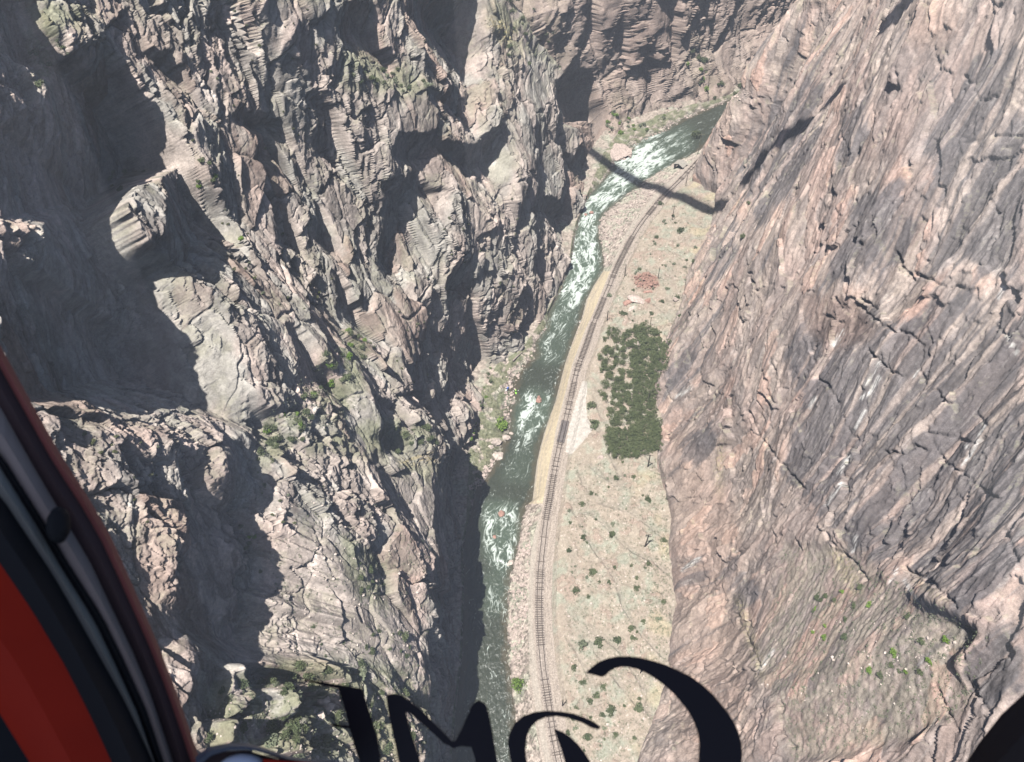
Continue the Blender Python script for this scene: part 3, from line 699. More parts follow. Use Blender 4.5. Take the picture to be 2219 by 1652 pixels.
# ================================================================== objects
def link(o, parent=None):
    sc.collection.objects.link(o)
    if parent is not None: o.parent = parent
    return o
def mesh_obj(name, verts, faces, mat, parent=None, smooth=False):
    me = bpy.data.meshes.new(name); me.from_pydata([tuple(v) for v in verts], [], faces); me.update()
    me.materials.append(mat)
    if smooth: me.polygons.foreach_set("use_smooth", [True] * len(me.polygons))
    return link(bpy.data.objects.new(name, me), parent)
def empty(name, loc, label, cat, group=None, rz=0):
    o = bpy.data.objects.new(name, None); o.location = loc; o.rotation_euler = (0, 0, rz); sc.collection.objects.link(o)
    o["label"] = label; o["category"] = cat
    if group: o["group"] = group
    return o
def tag(o, label, cat, group=None):
    o["label"] = label; o["category"] = cat
    if group: o["group"] = group
    return o
class MB:
    def __init__(s): s.v = []; s.f = []
    def add(s, v, f): k = len(s.v); s.v += [tuple(x) for x in v]; s.f += [[i + k for i in q] for q in f]; return s
    def box(s, c, d, rz=0, rx=0):
        m = Matrix.Rotation(rz, 3, 'Z') @ Matrix.Rotation(rx, 3, 'X'); c = Vector(c)
        v = [c + m @ Vector((x * d[0] / 2, y * d[1] / 2, z * d[2] / 2)) for z in (-1, 1) for y in (-1, 1) for x in (-1, 1)]
        return s.add(v, [[0,2,3,1],[4,5,7,6],[0,1,5,4],[2,6,7,3],[0,4,6,2],[1,3,7,5]])
    def tube(s, pts, rad, n=6):
        pts = [Vector(p) for p in pts]; k = len(s.v); rr = rad if hasattr(rad, '__len__') else [rad] * len(pts)
        for i, p in enumerate(pts):
            d = (pts[min(i + 1, len(pts) - 1)] - pts[max(i - 1, 0)]).normalized()
            a = d.cross(Vector((0, 0, 1)) if abs(d.z) < .9 else Vector((1, 0, 0))).normalized(); b = d.cross(a)
            for j in range(n):
                t = 2 * math.pi * j / n; s.v.append(tuple(p + (a * math.cos(t) + b * math.sin(t)) * rr[i]))
        for i in range(len(pts) - 1):
            for j in range(n): s.f.append([k + i * n + j, k + i * n + (j + 1) % n, k + (i + 1) * n + (j + 1) % n, k + (i + 1) * n + j])
        s.f.append([k + j for j in range(n)][::-1]); s.f.append([k + (len(pts) - 1) * n + j for j in range(n)])
        return s
    def build(s, name, mat, parent=None, smooth=False): return mesh_obj(name, s.v, s.f, mat, parent, smooth)

M_rail = flat_mat("rusted_rail", (.075, .055, .045), .5, .4, .2, 3)
M_tie = flat_mat("creosoted_timber", (.17, .14, .12), .9, .1, .3, 2.5, objvar=.35)
M_pole = flat_mat("weathered_pole", (.10, .085, .07), .9, .1, .25, 3)
M_polepale = flat_mat("pale_pole", (.24, .225, .16), .9, .1, .2, 3)
M_deck = flat_mat("crossing_planks", (.15, .13, .125), .85, .15, .3, 1.6)
M_roof = flat_mat("grey_roof_sheet", (.36, .33, .29), .7, .2, .2, 2.0)
M_dark = flat_mat("dark_timber", (.05, .045, .045), .9, .1, .2, 3)
M_white = flat_mat("white_paint", (.78, .78, .76), .6, .3, .08, 3)
M_log = flat_mat("bleached_log", (.34, .28, .25), .9, .1, .25, 4)
M_steel = flat_mat("bridge_steel", (.25, .25, .25), .6, .4, .1, 1)
M_rockpink = flat_mat("pink_boulder", (.44, .355, .315), .9, .1, .3, 1.2, objvar=.18)
M_rockred = flat_mat("red_boulder", (.36, .215, .175), .9, .1, .3, 1.2, objvar=.15)
M_rockgrey = flat_mat("pale_boulder", (.50, .42, .37), .9, .1, .28, 1.2, objvar=.12)
M_kgreen = flat_mat("lime_plastic", (.42, .85, .14), .35, .5, .03, 2)
M_kblue = flat_mat("blue_plastic", (.10, .20, .62), .35, .5, .03, 2)
M_black = flat_mat("black_fabric", (.02, .02, .022), .8, .2, .1, 8)
M_skin = flat_mat("skin", (.45, .28, .2), .7, .3, .05, 8)

def leaf_mat(name, a, b_, ns=1.4):
    m, nt, b = newmat(name, .8, .12); L = nt.links.new
    geo = N(nt, "ShaderNodeNewGeometry"); oi = N(nt, "ShaderNodeObjectInfo")
    nz = N(nt, "ShaderNodeTexNoise", Scale=ns, Detail=3.0); L(geo.outputs["Position"], nz.inputs["Vector"])
    ad = N(nt, "ShaderNodeMath", operation='MULTIPLY_ADD'); L(oi.outputs["Random"], ad.inputs[0]); ad.inputs[1].default_value = .7; L(nz.outputs["Fac"], ad.inputs[2])
    mr = N(nt, "ShaderNodeMapRange"); mr.inputs["From Min"].default_value = .35; mr.inputs["From Max"].default_value = 1.15; L(ad.outputs[0], mr.inputs["Value"])
    mx = N(nt, "ShaderNodeMix", data_type='RGBA'); L(mr.outputs[0], mx.inputs["Factor"]); mx.inputs["A"].default_value = (*a, 1); mx.inputs["B"].default_value = (*b_, 1)
    L(mx.outputs["Result"], b.inputs["Base Color"])
    tr = N(nt, "ShaderNodeBsdfTranslucent"); L(mx.outputs["Result"], tr.inputs["Color"])
    ms = N(nt, "ShaderNodeMixShader"); ms.inputs[0].default_value = .25; L(b.outputs[0], ms.inputs[1]); L(tr.outputs[0], ms.inputs[2])
    L(ms.outputs[0], nt.nodes["Material Output"].inputs["Surface"]); return m
M_leaf = leaf_mat("juniper_leaves", (.10, .13, .065), (.165, .19, .10))
M_sage = leaf_mat("sagebrush_leaves", (.19, .22, .14), (.30, .32, .22))
M_olive = leaf_mat("olive_leaves", (.13, .15, .07), (.21, .22, .12))
M_lime = leaf_mat("bright_leaves", (.16, .27, .045), (.22, .33, .07))
M_oak = leaf_mat("thicket_leaves", (.085, .115, .05), (.23, .255, .13), .42)

# ------------------------------------------------------------------ plants
def foliage(nblob, per, leaf, seed, flat=.7, spread=.62):
    r = np.random.RandomState(seed); V = []; Fc = []
    cs = r.normal(size=(nblob, 3)); cs /= np.linalg.norm(cs, axis=1, keepdims=True); cs *= (spread * r.rand(nblob, 1) ** .5); cs[:, 2] = np.abs(cs[:, 2]) * flat + .22
    for c in cs:
        R_ = .26 + .2 * r.rand()
        d = r.normal(size=(per, 3)); d /= np.linalg.norm(d, axis=1, keepdims=True)
        p = c + d * (R_ * (.55 + .5 * r.rand(per, 1))); p[:, 2] = np.maximum(p[:, 2], .02)
        for i in range(per):
            n = d[i] * .6 + r.normal(size=3) * .6; n /= np.linalg.norm(n); a = np.cross(n, r.normal(size=3)); a /= np.linalg.norm(a); b = np.cross(n, a)
            s = leaf * (.6 + .8 * r.rand()); k = len(V)
            V += [p[i] - a * s, p[i] + b * s * .55, p[i] + a * s, p[i] - b * s * .55]; Fc.append([k, k + 1, k + 2, k + 3])
    return V, Fc
def stems(seed, h=.5, n=5, r0=.035):
    r = random.Random(seed); mb = MB()
    for i in range(n):
        t = r.uniform(0, 6.28); e = r.uniform(.1, .45); mb.tube([(0, 0, -.15), (math.cos(t) * e * .3, math.sin(t) * e * .3, h * .45), (math.cos(t) * e, math.sin(t) * e, h)], [r0, r0 * .7, r0 * .3], 4)
    return mb
def bush_mesh(name, mat, nblob, per, leaf, seed, **k):
    V, Fc = foliage(nblob, per, leaf, seed, **k); st = stems(seed)
    n = len(V); V = [tuple(v) for v in V] + st.v; Fc = Fc + [[i + n for i in f] for f in st.f]
    me = bpy.data.meshes.new(name); me.from_pydata(V, [], Fc); me.materials.append(mat); me.materials.append(M_pole)
    mi = np.zeros(len(Fc), np.int32); mi[len(Fc) - len(st.f):] = 1; me.polygons.foreach_set("material_index", mi); me.update(); return me
BUSH = {k: [bush_mesh(k, m, nb_, per, lf, 100 * j + i) for i in range(4)] for j, (k, m, nb_, per, lf) in enumerate(
    [("mahogany_shrub", M_olive, 8, 42, .12), ("juniper_shrub", M_leaf, 9, 46, .12), ("sagebrush", M_sage, 7, 34, .13), ("green_shrub", M_lime, 9, 44, .12)])}
def inpoly(poly):
    a = np.array(poly)
    x0, y0 = a.min(0); x1, y1 = a.max(0)
    while True:
        x = random.uniform(x0, x1); y = random.uniform(y0, y1); c = False
        for i in range(len(a)):
            ax, ay = a[i]; bx, by = a[i - 1]
            if (ay > y) != (by > y) and x < (bx - ax) * (y - ay) / (by - ay) + ax: c = not c
        if c: return x, y
def place_bush(kind, sx, sy, size, label, group, cat="shrub"):
    p = pick(sx, sy)
    o = bpy.data.objects.new(kind, random.choice(BUSH[kind])); link(o)
    o.location = (p[0], p[1], p[2] - .1); o.rotation_euler = (0, 0, random.uniform(0, 6.28))
    o.scale = (size * random.uniform(.85, 1.15), size * random.uniform(.85, 1.15), size * random.uniform(.7, 1.0))
    tag(o, label, cat, group); return o

ZONES = [  # polygon, (kind, share) mix, count, size range, label, group
 ([(1215,1030),(1420,1010),(1440,1180),(1450,1400),(1290,1420),(1225,1300)], (("sagebrush", .35), ("juniper_shrub", .65)), 40, (.5, 1.3), "small dark green shrub on the tan slope below the thicket, beside the railway", "shrubs on the slope below the thicket"),
 ([(1330,430),(1540,450),(1500,600),(1470,700),(1350,700),(1330,620),(1400,500)], (("sagebrush", .55), ("juniper_shrub", .45)), 34, (.6, 1.4), "grey-green shrub on the slope above the thicket, near the rubble patch", "shrubs on the slope above the thicket"),
 ([(1230,1440),(1420,1430),(1390,1640),(1230,1640)], (("sagebrush", .3), ("juniper_shrub", .7)), 24, (.5, 1.3), "round shrub seen between the dark window letters on the stony slope", "shrubs behind the window letters"),
 ([(700,765),(755,712),(800,740),(780,820),(700,860),(655,870)], (("green_shrub", .55), ("juniper_shrub", .45)), 22, (.7, 1.5), "green shrub on the grassy ledge halfway up the left cliff", "shrubs on the grassy cliff ledge"),
 ([(560,925),(620,895),(690,875),(660,950),(590,975),(560,1000)], (("green_shrub", .4), ("juniper_shrub", .6)), 18, (.7, 1.5), "green shrub on the ledge edge above the wide dark gully", "shrubs on the ledge above the gully"),
 ([(850,920),(925,915),(955,970),(840,985)], (("juniper_shrub", .8), ("green_shrub", .2)), 11, (.8, 1.5), "dark shrub on the strip above the pale pink buttress", "shrubs above the pale buttress"),
 ([(470,1500),(600,1440),(790,1430),(900,1500),(920,1640),(450,1640),(440,1570)], (("juniper_shrub", .8), ("sagebrush", .2)), 46, (.8, 1.9), "bushy shrub on the lowest rocky shelf, left of the window letters", "shrubs on the lowest rocky shelf"),
 ([(740,130),(860,150),(950,190),(900,210),(780,190)], (("juniper_shrub", .8), ("sagebrush", .2)), 16, (.8, 1.6), "dusty green shrub on the high ledge near the top of the left cliff", "shrubs on the high cliff ledge"),
 ([(1060,20),(1160,20),(1220,80),(1240,160),(1160,180),(1080,100)], (("juniper_shrub", .7), ("sagebrush", .3)), 16, (.8, 1.6), "dusty shrub on the dry spur top beside the bridge shadow", "shrubs on the dry spur"),
 ([(1310,230),(1390,260),(1480,240),(1440,280),(1360,310),(1320,300)], (("green_shrub", .5), ("sagebrush", .5)), 20, (.9, 1.9), "green shrub on the far scree bank above the rapids", "shrubs on the far scree bank"),
 ([(1480,90),(1600,170),(1620,200),(1540,215),(1490,160)], (("green_shrub", .4), ("juniper_shrub", .6)), 18, (1.0, 2.2), "shrub on the distant slope where the river leaves the picture", "shrubs on the distant slope"),
 ([(1050,790),(1070,780),(1060,850),(1030,960),(1015,1040),(1012,980),(1040,880)], (("green_shrub", .6), ("juniper_shrub", .4)), 16, (.5, 1.0), "leafy shrub along the foot of the cliff on the kayak bank", "shrubs on the kayak bank"),
 ([(1750,1230),(1900,1280),(2080,1380),(2060,1440),(1900,1500),(1760,1400)], (("green_shrub", .5), ("juniper_shrub", .5)), 26, (.5, 1.0), "small green shrub on the grassy ramp in the lower right wall", "shrubs on the right grassy ramp"),
 ([(740,1180),(820,1230),(850,1320),(780,1290)], (("juniper_shrub", 1.0),), 8, (.5, 1.1), "olive shrub in the shallow hollow of the pale buttress", "shrubs in the buttress hollow"),
 ([(640,1330),(900,1360),(930,1440),(700,1430)], (("juniper_shrub", 1.0),), 12, (.4, .9), "low dark shrub on the stony apron below the pale buttress", "shrubs on the stony apron"),
 ([(230,370),(340,370),(345,400),(240,420)], (("juniper_shrub", .6), ("sagebrush", .4)), 7, (.6, 1.1), "olive shrub on top of the sunlit pinnacle inside the big shadow", "shrubs on the sunlit pinnacle"),
 ([(410,300),(470,330),(470,420),(415,420)], (("green_shrub", .5), ("juniper_shrub", .5)), 8, (.5, 1.0), "green shrub on the rib to the right of the big shadow", "shrubs on the rib by the big shadow"),
 ([(20,160),(110,60),(190,60),(120,160),(50,240)], (("juniper_shrub", .5), ("sagebrush", .5)), 12, (.5, 1.1), "pale green shrub on the sunlit rim in the upper left corner", "shrubs on the upper left rim"),
 ([(520,1140),(560,1150),(570,1270),(530,1260)], (("green_shrub", .4), ("juniper_shrub", .6)), 5, (.6, 1.2), "shrub at the right edge of the wide dark gully", "shrubs at the gully edge"),
]
for poly, mixk, n, (s0, s1), lab, grp in ZONES:
    for i in range(int(n * (1.2 if 'cliff' in lab or 'gully' in lab or 'buttress' in lab or 'shelf' in lab else 1.0))):
        sx, sy = inpoly(poly); k = random.random(); kind = mixk[0][0]; acc = 0
        for kk, sh_ in mixk:
            acc += sh_
            if k <= acc: kind = kk; break
        place_bush(kind, sx, sy, random.uniform(s0, s1) * 1.2, lab, grp)
wild = [([(420,0),(700,0),(700,200),(620,420),(480,400),(410,200)], 26, "small olive shrub clinging to the craggy upper left wall"), ([(480,420),(700,540),(760,700),(620,690),(480,560)], 26, "small olive shrub on the middle crags left of the grassy ledge"),
 ([(880,420),(1100,350),(1140,560),(1000,640),(900,600)], 24, "small olive shrub on the crags above the split fin"), ([(800,640),(960,640),(960,800),(880,860),(800,800)], 24, "small olive shrub on the broken slabs right of the grassy ledge"),
 ([(560,990),(740,1000),(740,1130),(620,1140),(560,1100)], 16, "small olive shrub on the ribbed rock below the ledges"), ([(1050,560),(1140,560),(1120,720),(1060,740)], 10, "small olive shrub on the fin beside the river"),
 ([(100,880),(360,880),(380,960),(340,1180),(200,1000)], 14, "small olive shrub on the pale wall above the window frame")]
for poly, n, lab in wild:
    for i in range(n): x_, y_ = inpoly(poly); place_bush("mahogany_shrub" if random.random() < .85 else "sagebrush", x_, y_, random.uniform(.35, .9), lab, lab.replace("small olive shrub", "shrubs"))
# larger single bushes on the railway slope
BIG = [("juniper_shrub", 1280, 880, 2.3, "dark round bush beside the gravel pad, upper of two at the thicket edge"),
 ("juniper_shrub", 1288, 920, 2.9, "dark round bush beside the gravel pad, lower of two at the thicket edge"),
 ("juniper_shrub", 1283, 1240, 1.7, "dark shrub pair on the slope, highest of a row right of the track"), ("juniper_shrub", 1246, 1280, 1.6, "leafy shrub nearest the track below the red rock outcrop"),
 ("juniper_shrub", 1324, 1158, 1.5, "lone shrub at mid slope below the thicket"), ("juniper_shrub", 1337, 1387, 1.5, "dark shrub left of a twin, low on the slope"), ("juniper_shrub", 1368, 1362, 1.3, "dark shrub right of a twin, low on the slope"),
 ("sagebrush", 1262, 1398, 2.2, "wide grey-green bush low on the slope above the big letter"), ("juniper_shrub", 1295, 1392, 1.9, "wide green bush joined to a grey one above the big letter"),
 ("juniper_shrub", 1322, 1540, 1.7, "dense dark bush seen between two window letters"), ("juniper_shrub", 1385, 1532, 1.8, "dense bush seen inside the curve of the big letter"),
 ("juniper_shrub", 1292, 1505, 1.7, "straggly bush beside the leaning bare post"), ("juniper_shrub", 1466, 644, 1.6, "green bush at the cliff foot above the thicket"), ("sagebrush", 1318, 640, 1.5, "green bush beside the red rubble patch"),
 ("juniper_shrub", 1430, 440, 1.7, "bush at the edge of the bridge shadow"), ("juniper_shrub", 1475, 500, 1.9, "dark bush in the middle of the upper bench"),
 ("green_shrub", 1086, 925, 3.2, "large round green bush on the kayak bank beside the pale boulders"), ("juniper_shrub", 1035, 1032, 1.3, "dark bush near the lower tip of the kayak bank"),
 ("juniper_shrub", 876, 1378, 1.8, "dark green bush standing alone on the stony apron"), ("juniper_shrub", 805, 1415, 1.4, "low bush below the stony apron"),
 ("juniper_shrub", 1610, 515, 1.7, "dark shrub growing from a crack low in the right wall"), ("juniper_shrub", 1622, 440, 1.2, "small shrub high in a crack of the right wall"),
 ("green_shrub", 521, 521, 1.0, "bright green bush on the craggy left wall"), ("green_shrub", 1330, 250, 2.4, "bright green bush on the far bank under the brown cliff")]
for k, x, y, s, lab in BIG: place_bush(k, x, y, s * 1.2, lab, None, "bush")

def tree(name, sx, sy, h, r, mat, label, seed):
    p = pick(sx, sy); root = empty(name, (p[0], p[1], p[2] - .1), label, "tree")
    mb = MB().tube([(0, 0, 0), (.1, .05, h * .35), (.05, .1, h * .7)], [.2, .14, .07], 6)
    for i in range(6):
        t = i * 1.05; mb.tube([(.05, .05, h * (.3 + .06 * i)), (math.cos(t) * r * .6, math.sin(t) * r * .6, h * (.5 + .05 * i))], [.08, .03], 4)
    mb.build("trunk", M_pole, root)
    V, Fc = foliage(16, 60, .085, seed, spread=.66); mesh_obj("crown", [(v[0] * r, v[1] * r, h * .25 + v[2] * h * .75) for v in V], Fc, mat, root)
    return root
tree("streamside_tree", 1123, 1488, 4.2, 2.7, M_lime, "bright yellow-green tree on the stony bank left of the railway", 901)
tree("pine_tree", 1112, 6, 5.5, 4.2, M_leaf, "big dark green tree on the spur at the top edge of the photo", 902)
tree("cottonwood_tree", 1507, 300, 5.5, 4.2, M_leaf, "leafy dark tree overhanging the river behind the tall crossarm pole", 903)

# thicket: one mass of oak brush
def scatter_mass(name, pts, sizes, mat, per, leaf, label, cat, flat=.6):
    r = np.random.RandomState(5); n = len(pts); pts = np.array(pts); sizes = np.array(sizes)[:, None, None]
    d = r.normal(size=(n, per, 3)); d /= np.linalg.norm(d, axis=2, keepdims=True); d[..., 2] = np.abs(d[..., 2]) * flat
    p = pts[:, None] + d * sizes * (.5 + .5 * r.rand(n, per, 1))
    nn_ = d + .8 * r.normal(size=d.shape); nn_ /= np.linalg.norm(nn_, axis=2, keepdims=True)
    a = np.cross(nn_, r.normal(size=d.shape)); a /= np.linalg.norm(a, axis=2, keepdims=True); b = np.cross(nn_, a)
    s = leaf * (.6 + .8 * r.rand(n, per, 1)) * (.6 + .4 * sizes)
    V = np.stack([p - a * s, p + b * s * .6, p + a * s, p - b * s * .6], 2).reshape(-1, 3)
    nf = n * per; me = bpy.data.meshes.new(name); me.vertices.add(nf * 4); me.vertices.foreach_set("co", V.astype(f32).ravel())
    me.loops.add(nf * 4); me.loops.foreach_set("vertex_index", np.arange(nf * 4, dtype=np.int32)); me.polygons.add(nf)
    me.polygons.foreach_set("loop_start", np.arange(nf, dtype=np.int32) * 4); me.update(calc_edges=True); me.materials.append(mat)
    o = link(bpy.data.objects.new(name, me)); props(o, kind="stuff", label=label, category=cat); return o
pts = []; sz = []
for i in range(3300):
    x, y = inpoly(THICKET); x += random.uniform(-5, 5) + (14 if x > 1395 else 0) * random.random(); y += random.uniform(-5, 5)
    dens = 1.2 if x > 1372 or y > 930 else .5
    if 1325 < x < 1372 and 765 < y < 850: dens = .3
    g = perlin(np.array([x / 13.0]), np.array([y / 13.0]), 201)[0] * 1.5 + .55 + .35 * perlin(np.array([x / 5.0]), np.array([y / 5.0]), 203)[0]
    if g > 1.05 - dens: pts.append(pick(x, y) + np.array([0, 0, .1 + 1.7 * random.random() ** 2])); sz.append(random.uniform(.5, 1.35))
scatter_mass("oak_thicket", pts, sz, M_oak, 60, .19, "dense dark green thicket of scrub between the railway and the right cliff", "thicket", .9)
# grass and low sage tufts
pts = []; sz = []
TUFTS = [([(1230,1000),(1430,990),(1450,1200),(1455,1440),(1400,1600),(1380,1650),(1230,1650),(1220,1300)], 1700), ([(1350,430),(1560,430),(1500,700),(1440,760),(1300,715),(1340,600)], 1100), ([(1420,990),(1440,1000),(1460,1300),(1440,1450),(1400,1300),(1405,1050)], 420),
 ([(1010,1050),(1040,860),(1080,790),(1110,850),(1070,960)], 200), ([(700,765),(760,710),(800,740),(780,900),(560,1000),(560,920)], 420), ([(440,1560),(600,1440),(930,1440),(930,1650)], 700),
 ([(1310,220),(1600,200),(1450,290),(1340,340)], 380), ([(1700,1180),(1880,1220),(2150,1380),(2080,1560),(1720,1652),(1660,1400)], 800), ([(740,100),(1000,180),(1230,60),(1050,0),(740,180)], 200), ([(620,1130),(940,1060),(930,1450),(560,1400)], 420), ([(1120,1350),(1145,1200),(1150,1500),(1165,1640),(1125,1640)], 130)]
for poly, n in TUFTS:
    for i in range(n):
        x, y = inpoly(poly); pts.append(pick(x, y)); sz.append(random.uniform(.18, .5))
scatter_mass("sage_tufts", pts, sz, M_sage, 22, .12, "grey-green sage and grass tufts dotted over the slopes", "ground cover", .7)["kind"] = "stuff"
print("plants", time.time() - T0)

# ------------------------------------------------------------------ rocks
def rock_mesh(name, seed, mat, flat=.6, sub=2):
    bm = bmesh.new(); bmesh.ops.create_icosphere(bm, subdivisions=sub, radius=1.0); r = random.Random(seed)
    pl = [(Vector((r.gauss(0, 1), r.gauss(0, 1), r.gauss(0, 1))).normalized(), r.uniform(.55, .85)) for _ in range(11)]
    for v in bm.verts:
        for n, d in pl:
            k = v.co.dot(n)
            if k > d: v.co -= n * (k - d)
        q = np.array([v.co.x, v.co.y, v.co.z]) * 2.6 + seed
        v.co *= 1 + .16 * float(perlin(q[:1] + q[2], q[1:2] - .7 * q[2], seed)[0]) + .08 * float(perlin(2.7 * q[:1] + 3 * q[2], 2.7 * q[1:2], seed)[0]) + r.uniform(-.02, .02)
        v.co.z *= flat
    me = bpy.data.meshes.new(name); bm.to_mesh(me); bm.free(); me.materials.append(mat); return me
ROCKS = [(1167, 867, 1.5, 2.2, 1.0, M_rockred, "reddish boulder breaking the rapids in mid river", .3), (1087, 1113, 1.2, 1.5, .7, M_rockred, "small red boulder with a white wake in the lower rapids", .2),
 (1072, 1163, .7, .9, .5, M_rockred, "smallest red rock in the lower rapids", .1), (1107, 1222, 1.5, 1.5, .9, M_rockgrey, "pale square boulder at the water's edge left of the railway", .2),
 (1108, 938, 1.3, 1.0, .9, M_rockgrey, "pale boulder at the tip of the kayak bank, nearest mid river", .3), (1098, 949, 1.8, 1.5, 1.0, M_rockgrey, "pale split boulder second from the tip of the kayak bank", .2),
 (1075, 958, 2.4, 2.0, 1.2, M_rockgrey, "largest pale boulder below the round green bush", .2), (1078, 986, 2.2, 2.5, 1.3, M_rockgrey, "angular pale block at the waterline below the kayak bank boulders", .3),
 (1065, 968, 1.3, 1.2, .8, M_rockgrey, "grey-pink block between the bank bushes and the angular block", .2),
 (1347, 330, 7.0, 8.0, 3.4, M_rockpink, "huge flat-topped pink boulder jutting into the white rapids", 1.0), (1281, 462, 1.6, 1.4, .8, M_rockred, "red boulder in the middle of the upper rapids", .2),
 (1269, 466, 1.0, 1.0, .6, M_rockred, "small red rock left of a larger one in the upper rapids", .1), (1357, 306, 1.4, 1.2, .8, M_rockgrey, "pale rock ringed by foam above the rapids", .2),
 (1360, 654, 2.6, 1.6, .8, M_rockred, "flat dark red slab left of a crescent gap on the bench", .1), (1378, 648, 4.2, 2.2, .9, M_rockpink, "long sloping pink slab beside the flat red slab", .1),
 (1404, 652, 2.2, 1.4, .8, M_rockred, "curved red slab right of the long sloping slab", .1), (1370, 668, 2.2, 1.2, .7, M_rockgrey, "flat grey slab lowest of the slab cluster", .1),
 (1402, 633, 2.4, 1.3, .8, M_rockred, "red block just below the rubble patch", .2), (1380, 747, 1.8, 1.5, 1.6, M_rockgrey, "pale boulder poking out of the thicket", .9),
 (1463, 651, 1.3, 1.5, 1.2, M_rockpink, "orange-pink boulder at the foot of the right cliff", .3), (1471, 643, 1.0, .9, .7, M_rockpink, "small pink rock above the orange boulder at the cliff foot", .2),
 (700, 1520, 1.8, 1.2, .9, M_rockgrey, "pale boulder among the shrubs left of the letters, upper", .4), (712, 1535, 1.5, 1.3, 1.0, M_rockgrey, "pale boulder among the shrubs left of the letters, lower", .4),
 (697, 1553, 1.1, 1.4, .8, M_rockgrey, "small grey boulder below the pale pair near the letters", .3), (1303, 990, 1.3, 1.0, .5, M_rockpink, "flat pink rock below the lower edge of the thicket", .1)]
for i, (x, y, a, b_, c_, mt, lab, up) in enumerate(ROCKS):
    p = pick(x, y)
    if i in (0, 1, 2, 10, 11, 12): p = at_z(x, y, .1)
    o = link(bpy.data.objects.new("boulder", rock_mesh("boulder", 300 + i, mt, .8, 4 if a > 3 or c_ > 3 else 3))); o.location = (p[0], p[1], p[2] + up * .3); o.scale = (a, b_, c_ * 1.2); o.rotation_euler = (random.uniform(-.2, .2), random.uniform(-.2, .2), random.uniform(-.6, .6)); tag(o, lab, "boulder")
# riverside and rubble stones: uncountable
def stones(name, polys, mat, label, smin, smax, seed):
    r = random.Random(seed); V = []; Fc = []
    bases = []
    for k in range(5):
        me = rock_mesh("stone", seed * 10 + k, mat, .7, 1); bases.append(([v.co.copy() for v in me.vertices], [list(p.vertices) for p in me.polygons])); bpy.data.meshes.remove(me)
    for poly, n in polys:
        for i in range(n):
            x, y = inpoly(poly); p = pick(x, y); s = r.uniform(smin, smax) * r.choice((.7, .8, 1, 1, 1.5)); bv, bf = r.choice(bases); t = r.uniform(0, 6.28); cz, sz_ = math.cos(t), math.sin(t); k = len(V)
            sx_, sy_ = s * r.uniform(.7, 1.3), s * r.uniform(.7, 1.3)
            V += [(p[0] + (v.x * cz - v.y * sz_) * sx_, p[1] + (v.x * sz_ + v.y * cz) * sy_, p[2] + v.z * s) for v in bv]; Fc += [[q + k for q in f] for f in bf]
    o = mesh_obj(name, V, Fc, mat); props(o, kind="stuff", label=label, category="stones")
stones("rubble_stones", [(RUBBLE, 170)], M_rockred, "patch of red angular rubble on the bench above the thicket", .25, .7, 41)
stones("bank_stones", [([(1300,470),(1440,370),(1440,395),(1370,470),(1310,560),(1298,520)], 520), ([(1125,1170),(1150,1130),(1145,1300),(1125,1500),(1100,1400),(1105,1280)], 420), ([(1180,705),(1210,640),(1215,650),(1165,760)], 60),
  ([(1100,800),(1160,760),(1125,830),(1105,900),(1090,900)], 190), ([(1015,1060),(1060,1000),(1085,980),(1035,1065)], 110), ([(1350,330),(1480,255),(1620,195),(1630,205),(1490,270),(1370,330)], 360), ([(1245,700),(1262,680),(1250,730),(1238,750)], 30)], M_rockpink, "pink-grey stones heaped along both river banks", .18, .6, 42)
# small scattered pale stones on the slope
stones("slope_stones", [([(1215,1060),(1430,1000),(1450,1400),(1380,1650),(1230,1650)], 420), ([(1330,560),(1500,500),(1470,700),(1330,700)], 160), ([(560,1100),(940,1050),(940,1440),(640,1440)], 260), ([(440,1500),(920,1450),(920,1650),(450,1650)], 220), ([(1700,1250),(2100,1400),(1900,1640),(1640,1500)], 90)], M_rockgrey, "pale stones scattered over the sandy slopes", .12, .34, 43)
print("rocks", time.time() - T0)

# ------------------------------------------------------------------ railway
def track_curve():
    y = np.linspace(TRACK[0, 1] - 12, TRACK[-1, 1] + 6, 1600); x = smooth1(np.interp(y, ys, xTr), 22)
    s = np.r_[0, np.cumsum(np.hypot(np.diff(x), np.diff(y)))]; n = int(s[-1] / .25); t = np.arange(n) * .25
    return np.interp(t, s, x), np.interp(t, s, y)
tx, ty = track_curve(); tdx = np.gradient(tx); tdy = np.gradient(ty); tl_ = np.hypot(tdx, tdy); tdx /= tl_; tdy /= tl_
ZR = ZT + .12
rw = empty("railway_track", (float(tx[0]), float(ty[0]), ZR), "single railway track curving along the river on its pale ballast shelf", "railway track")
def rel(o, root):
    o.parent = root; o.matrix_parent_inverse = Matrix.Translation(root.location).inverted(); return o
for sgn in (-1, 1):
    V = []; Fc = []
    for i in range(len(tx)):
        nx, ny = tdy[i], -tdx[i]
        for (o_, z_) in ((-.06, .05), (-.06, .30), (.06, .30), (.06, .05)):
            V.append((tx[i] + nx * (sgn * .7175 + o_), ty[i] + ny * (sgn * .7175 + o_), ZR + z_))
    for i in range(len(tx) - 1):
        for j in range(4): Fc.append([4 * i + j, 4 * i + (j + 1) % 4, 4 * i + 4 + (j + 1) % 4, 4 * i + 4 + j])
    rel(mesh_obj("rail", V, Fc, M_rail), rw)
tie = MB().box((0, 0, 0), (2.6, .27, .22)).build("sleeper", M_tie); tie0 = tie
ids = [i for i in range(2, len(tx) - 2, 3)]
ids = [i for i in ids if ty[i] > 40]
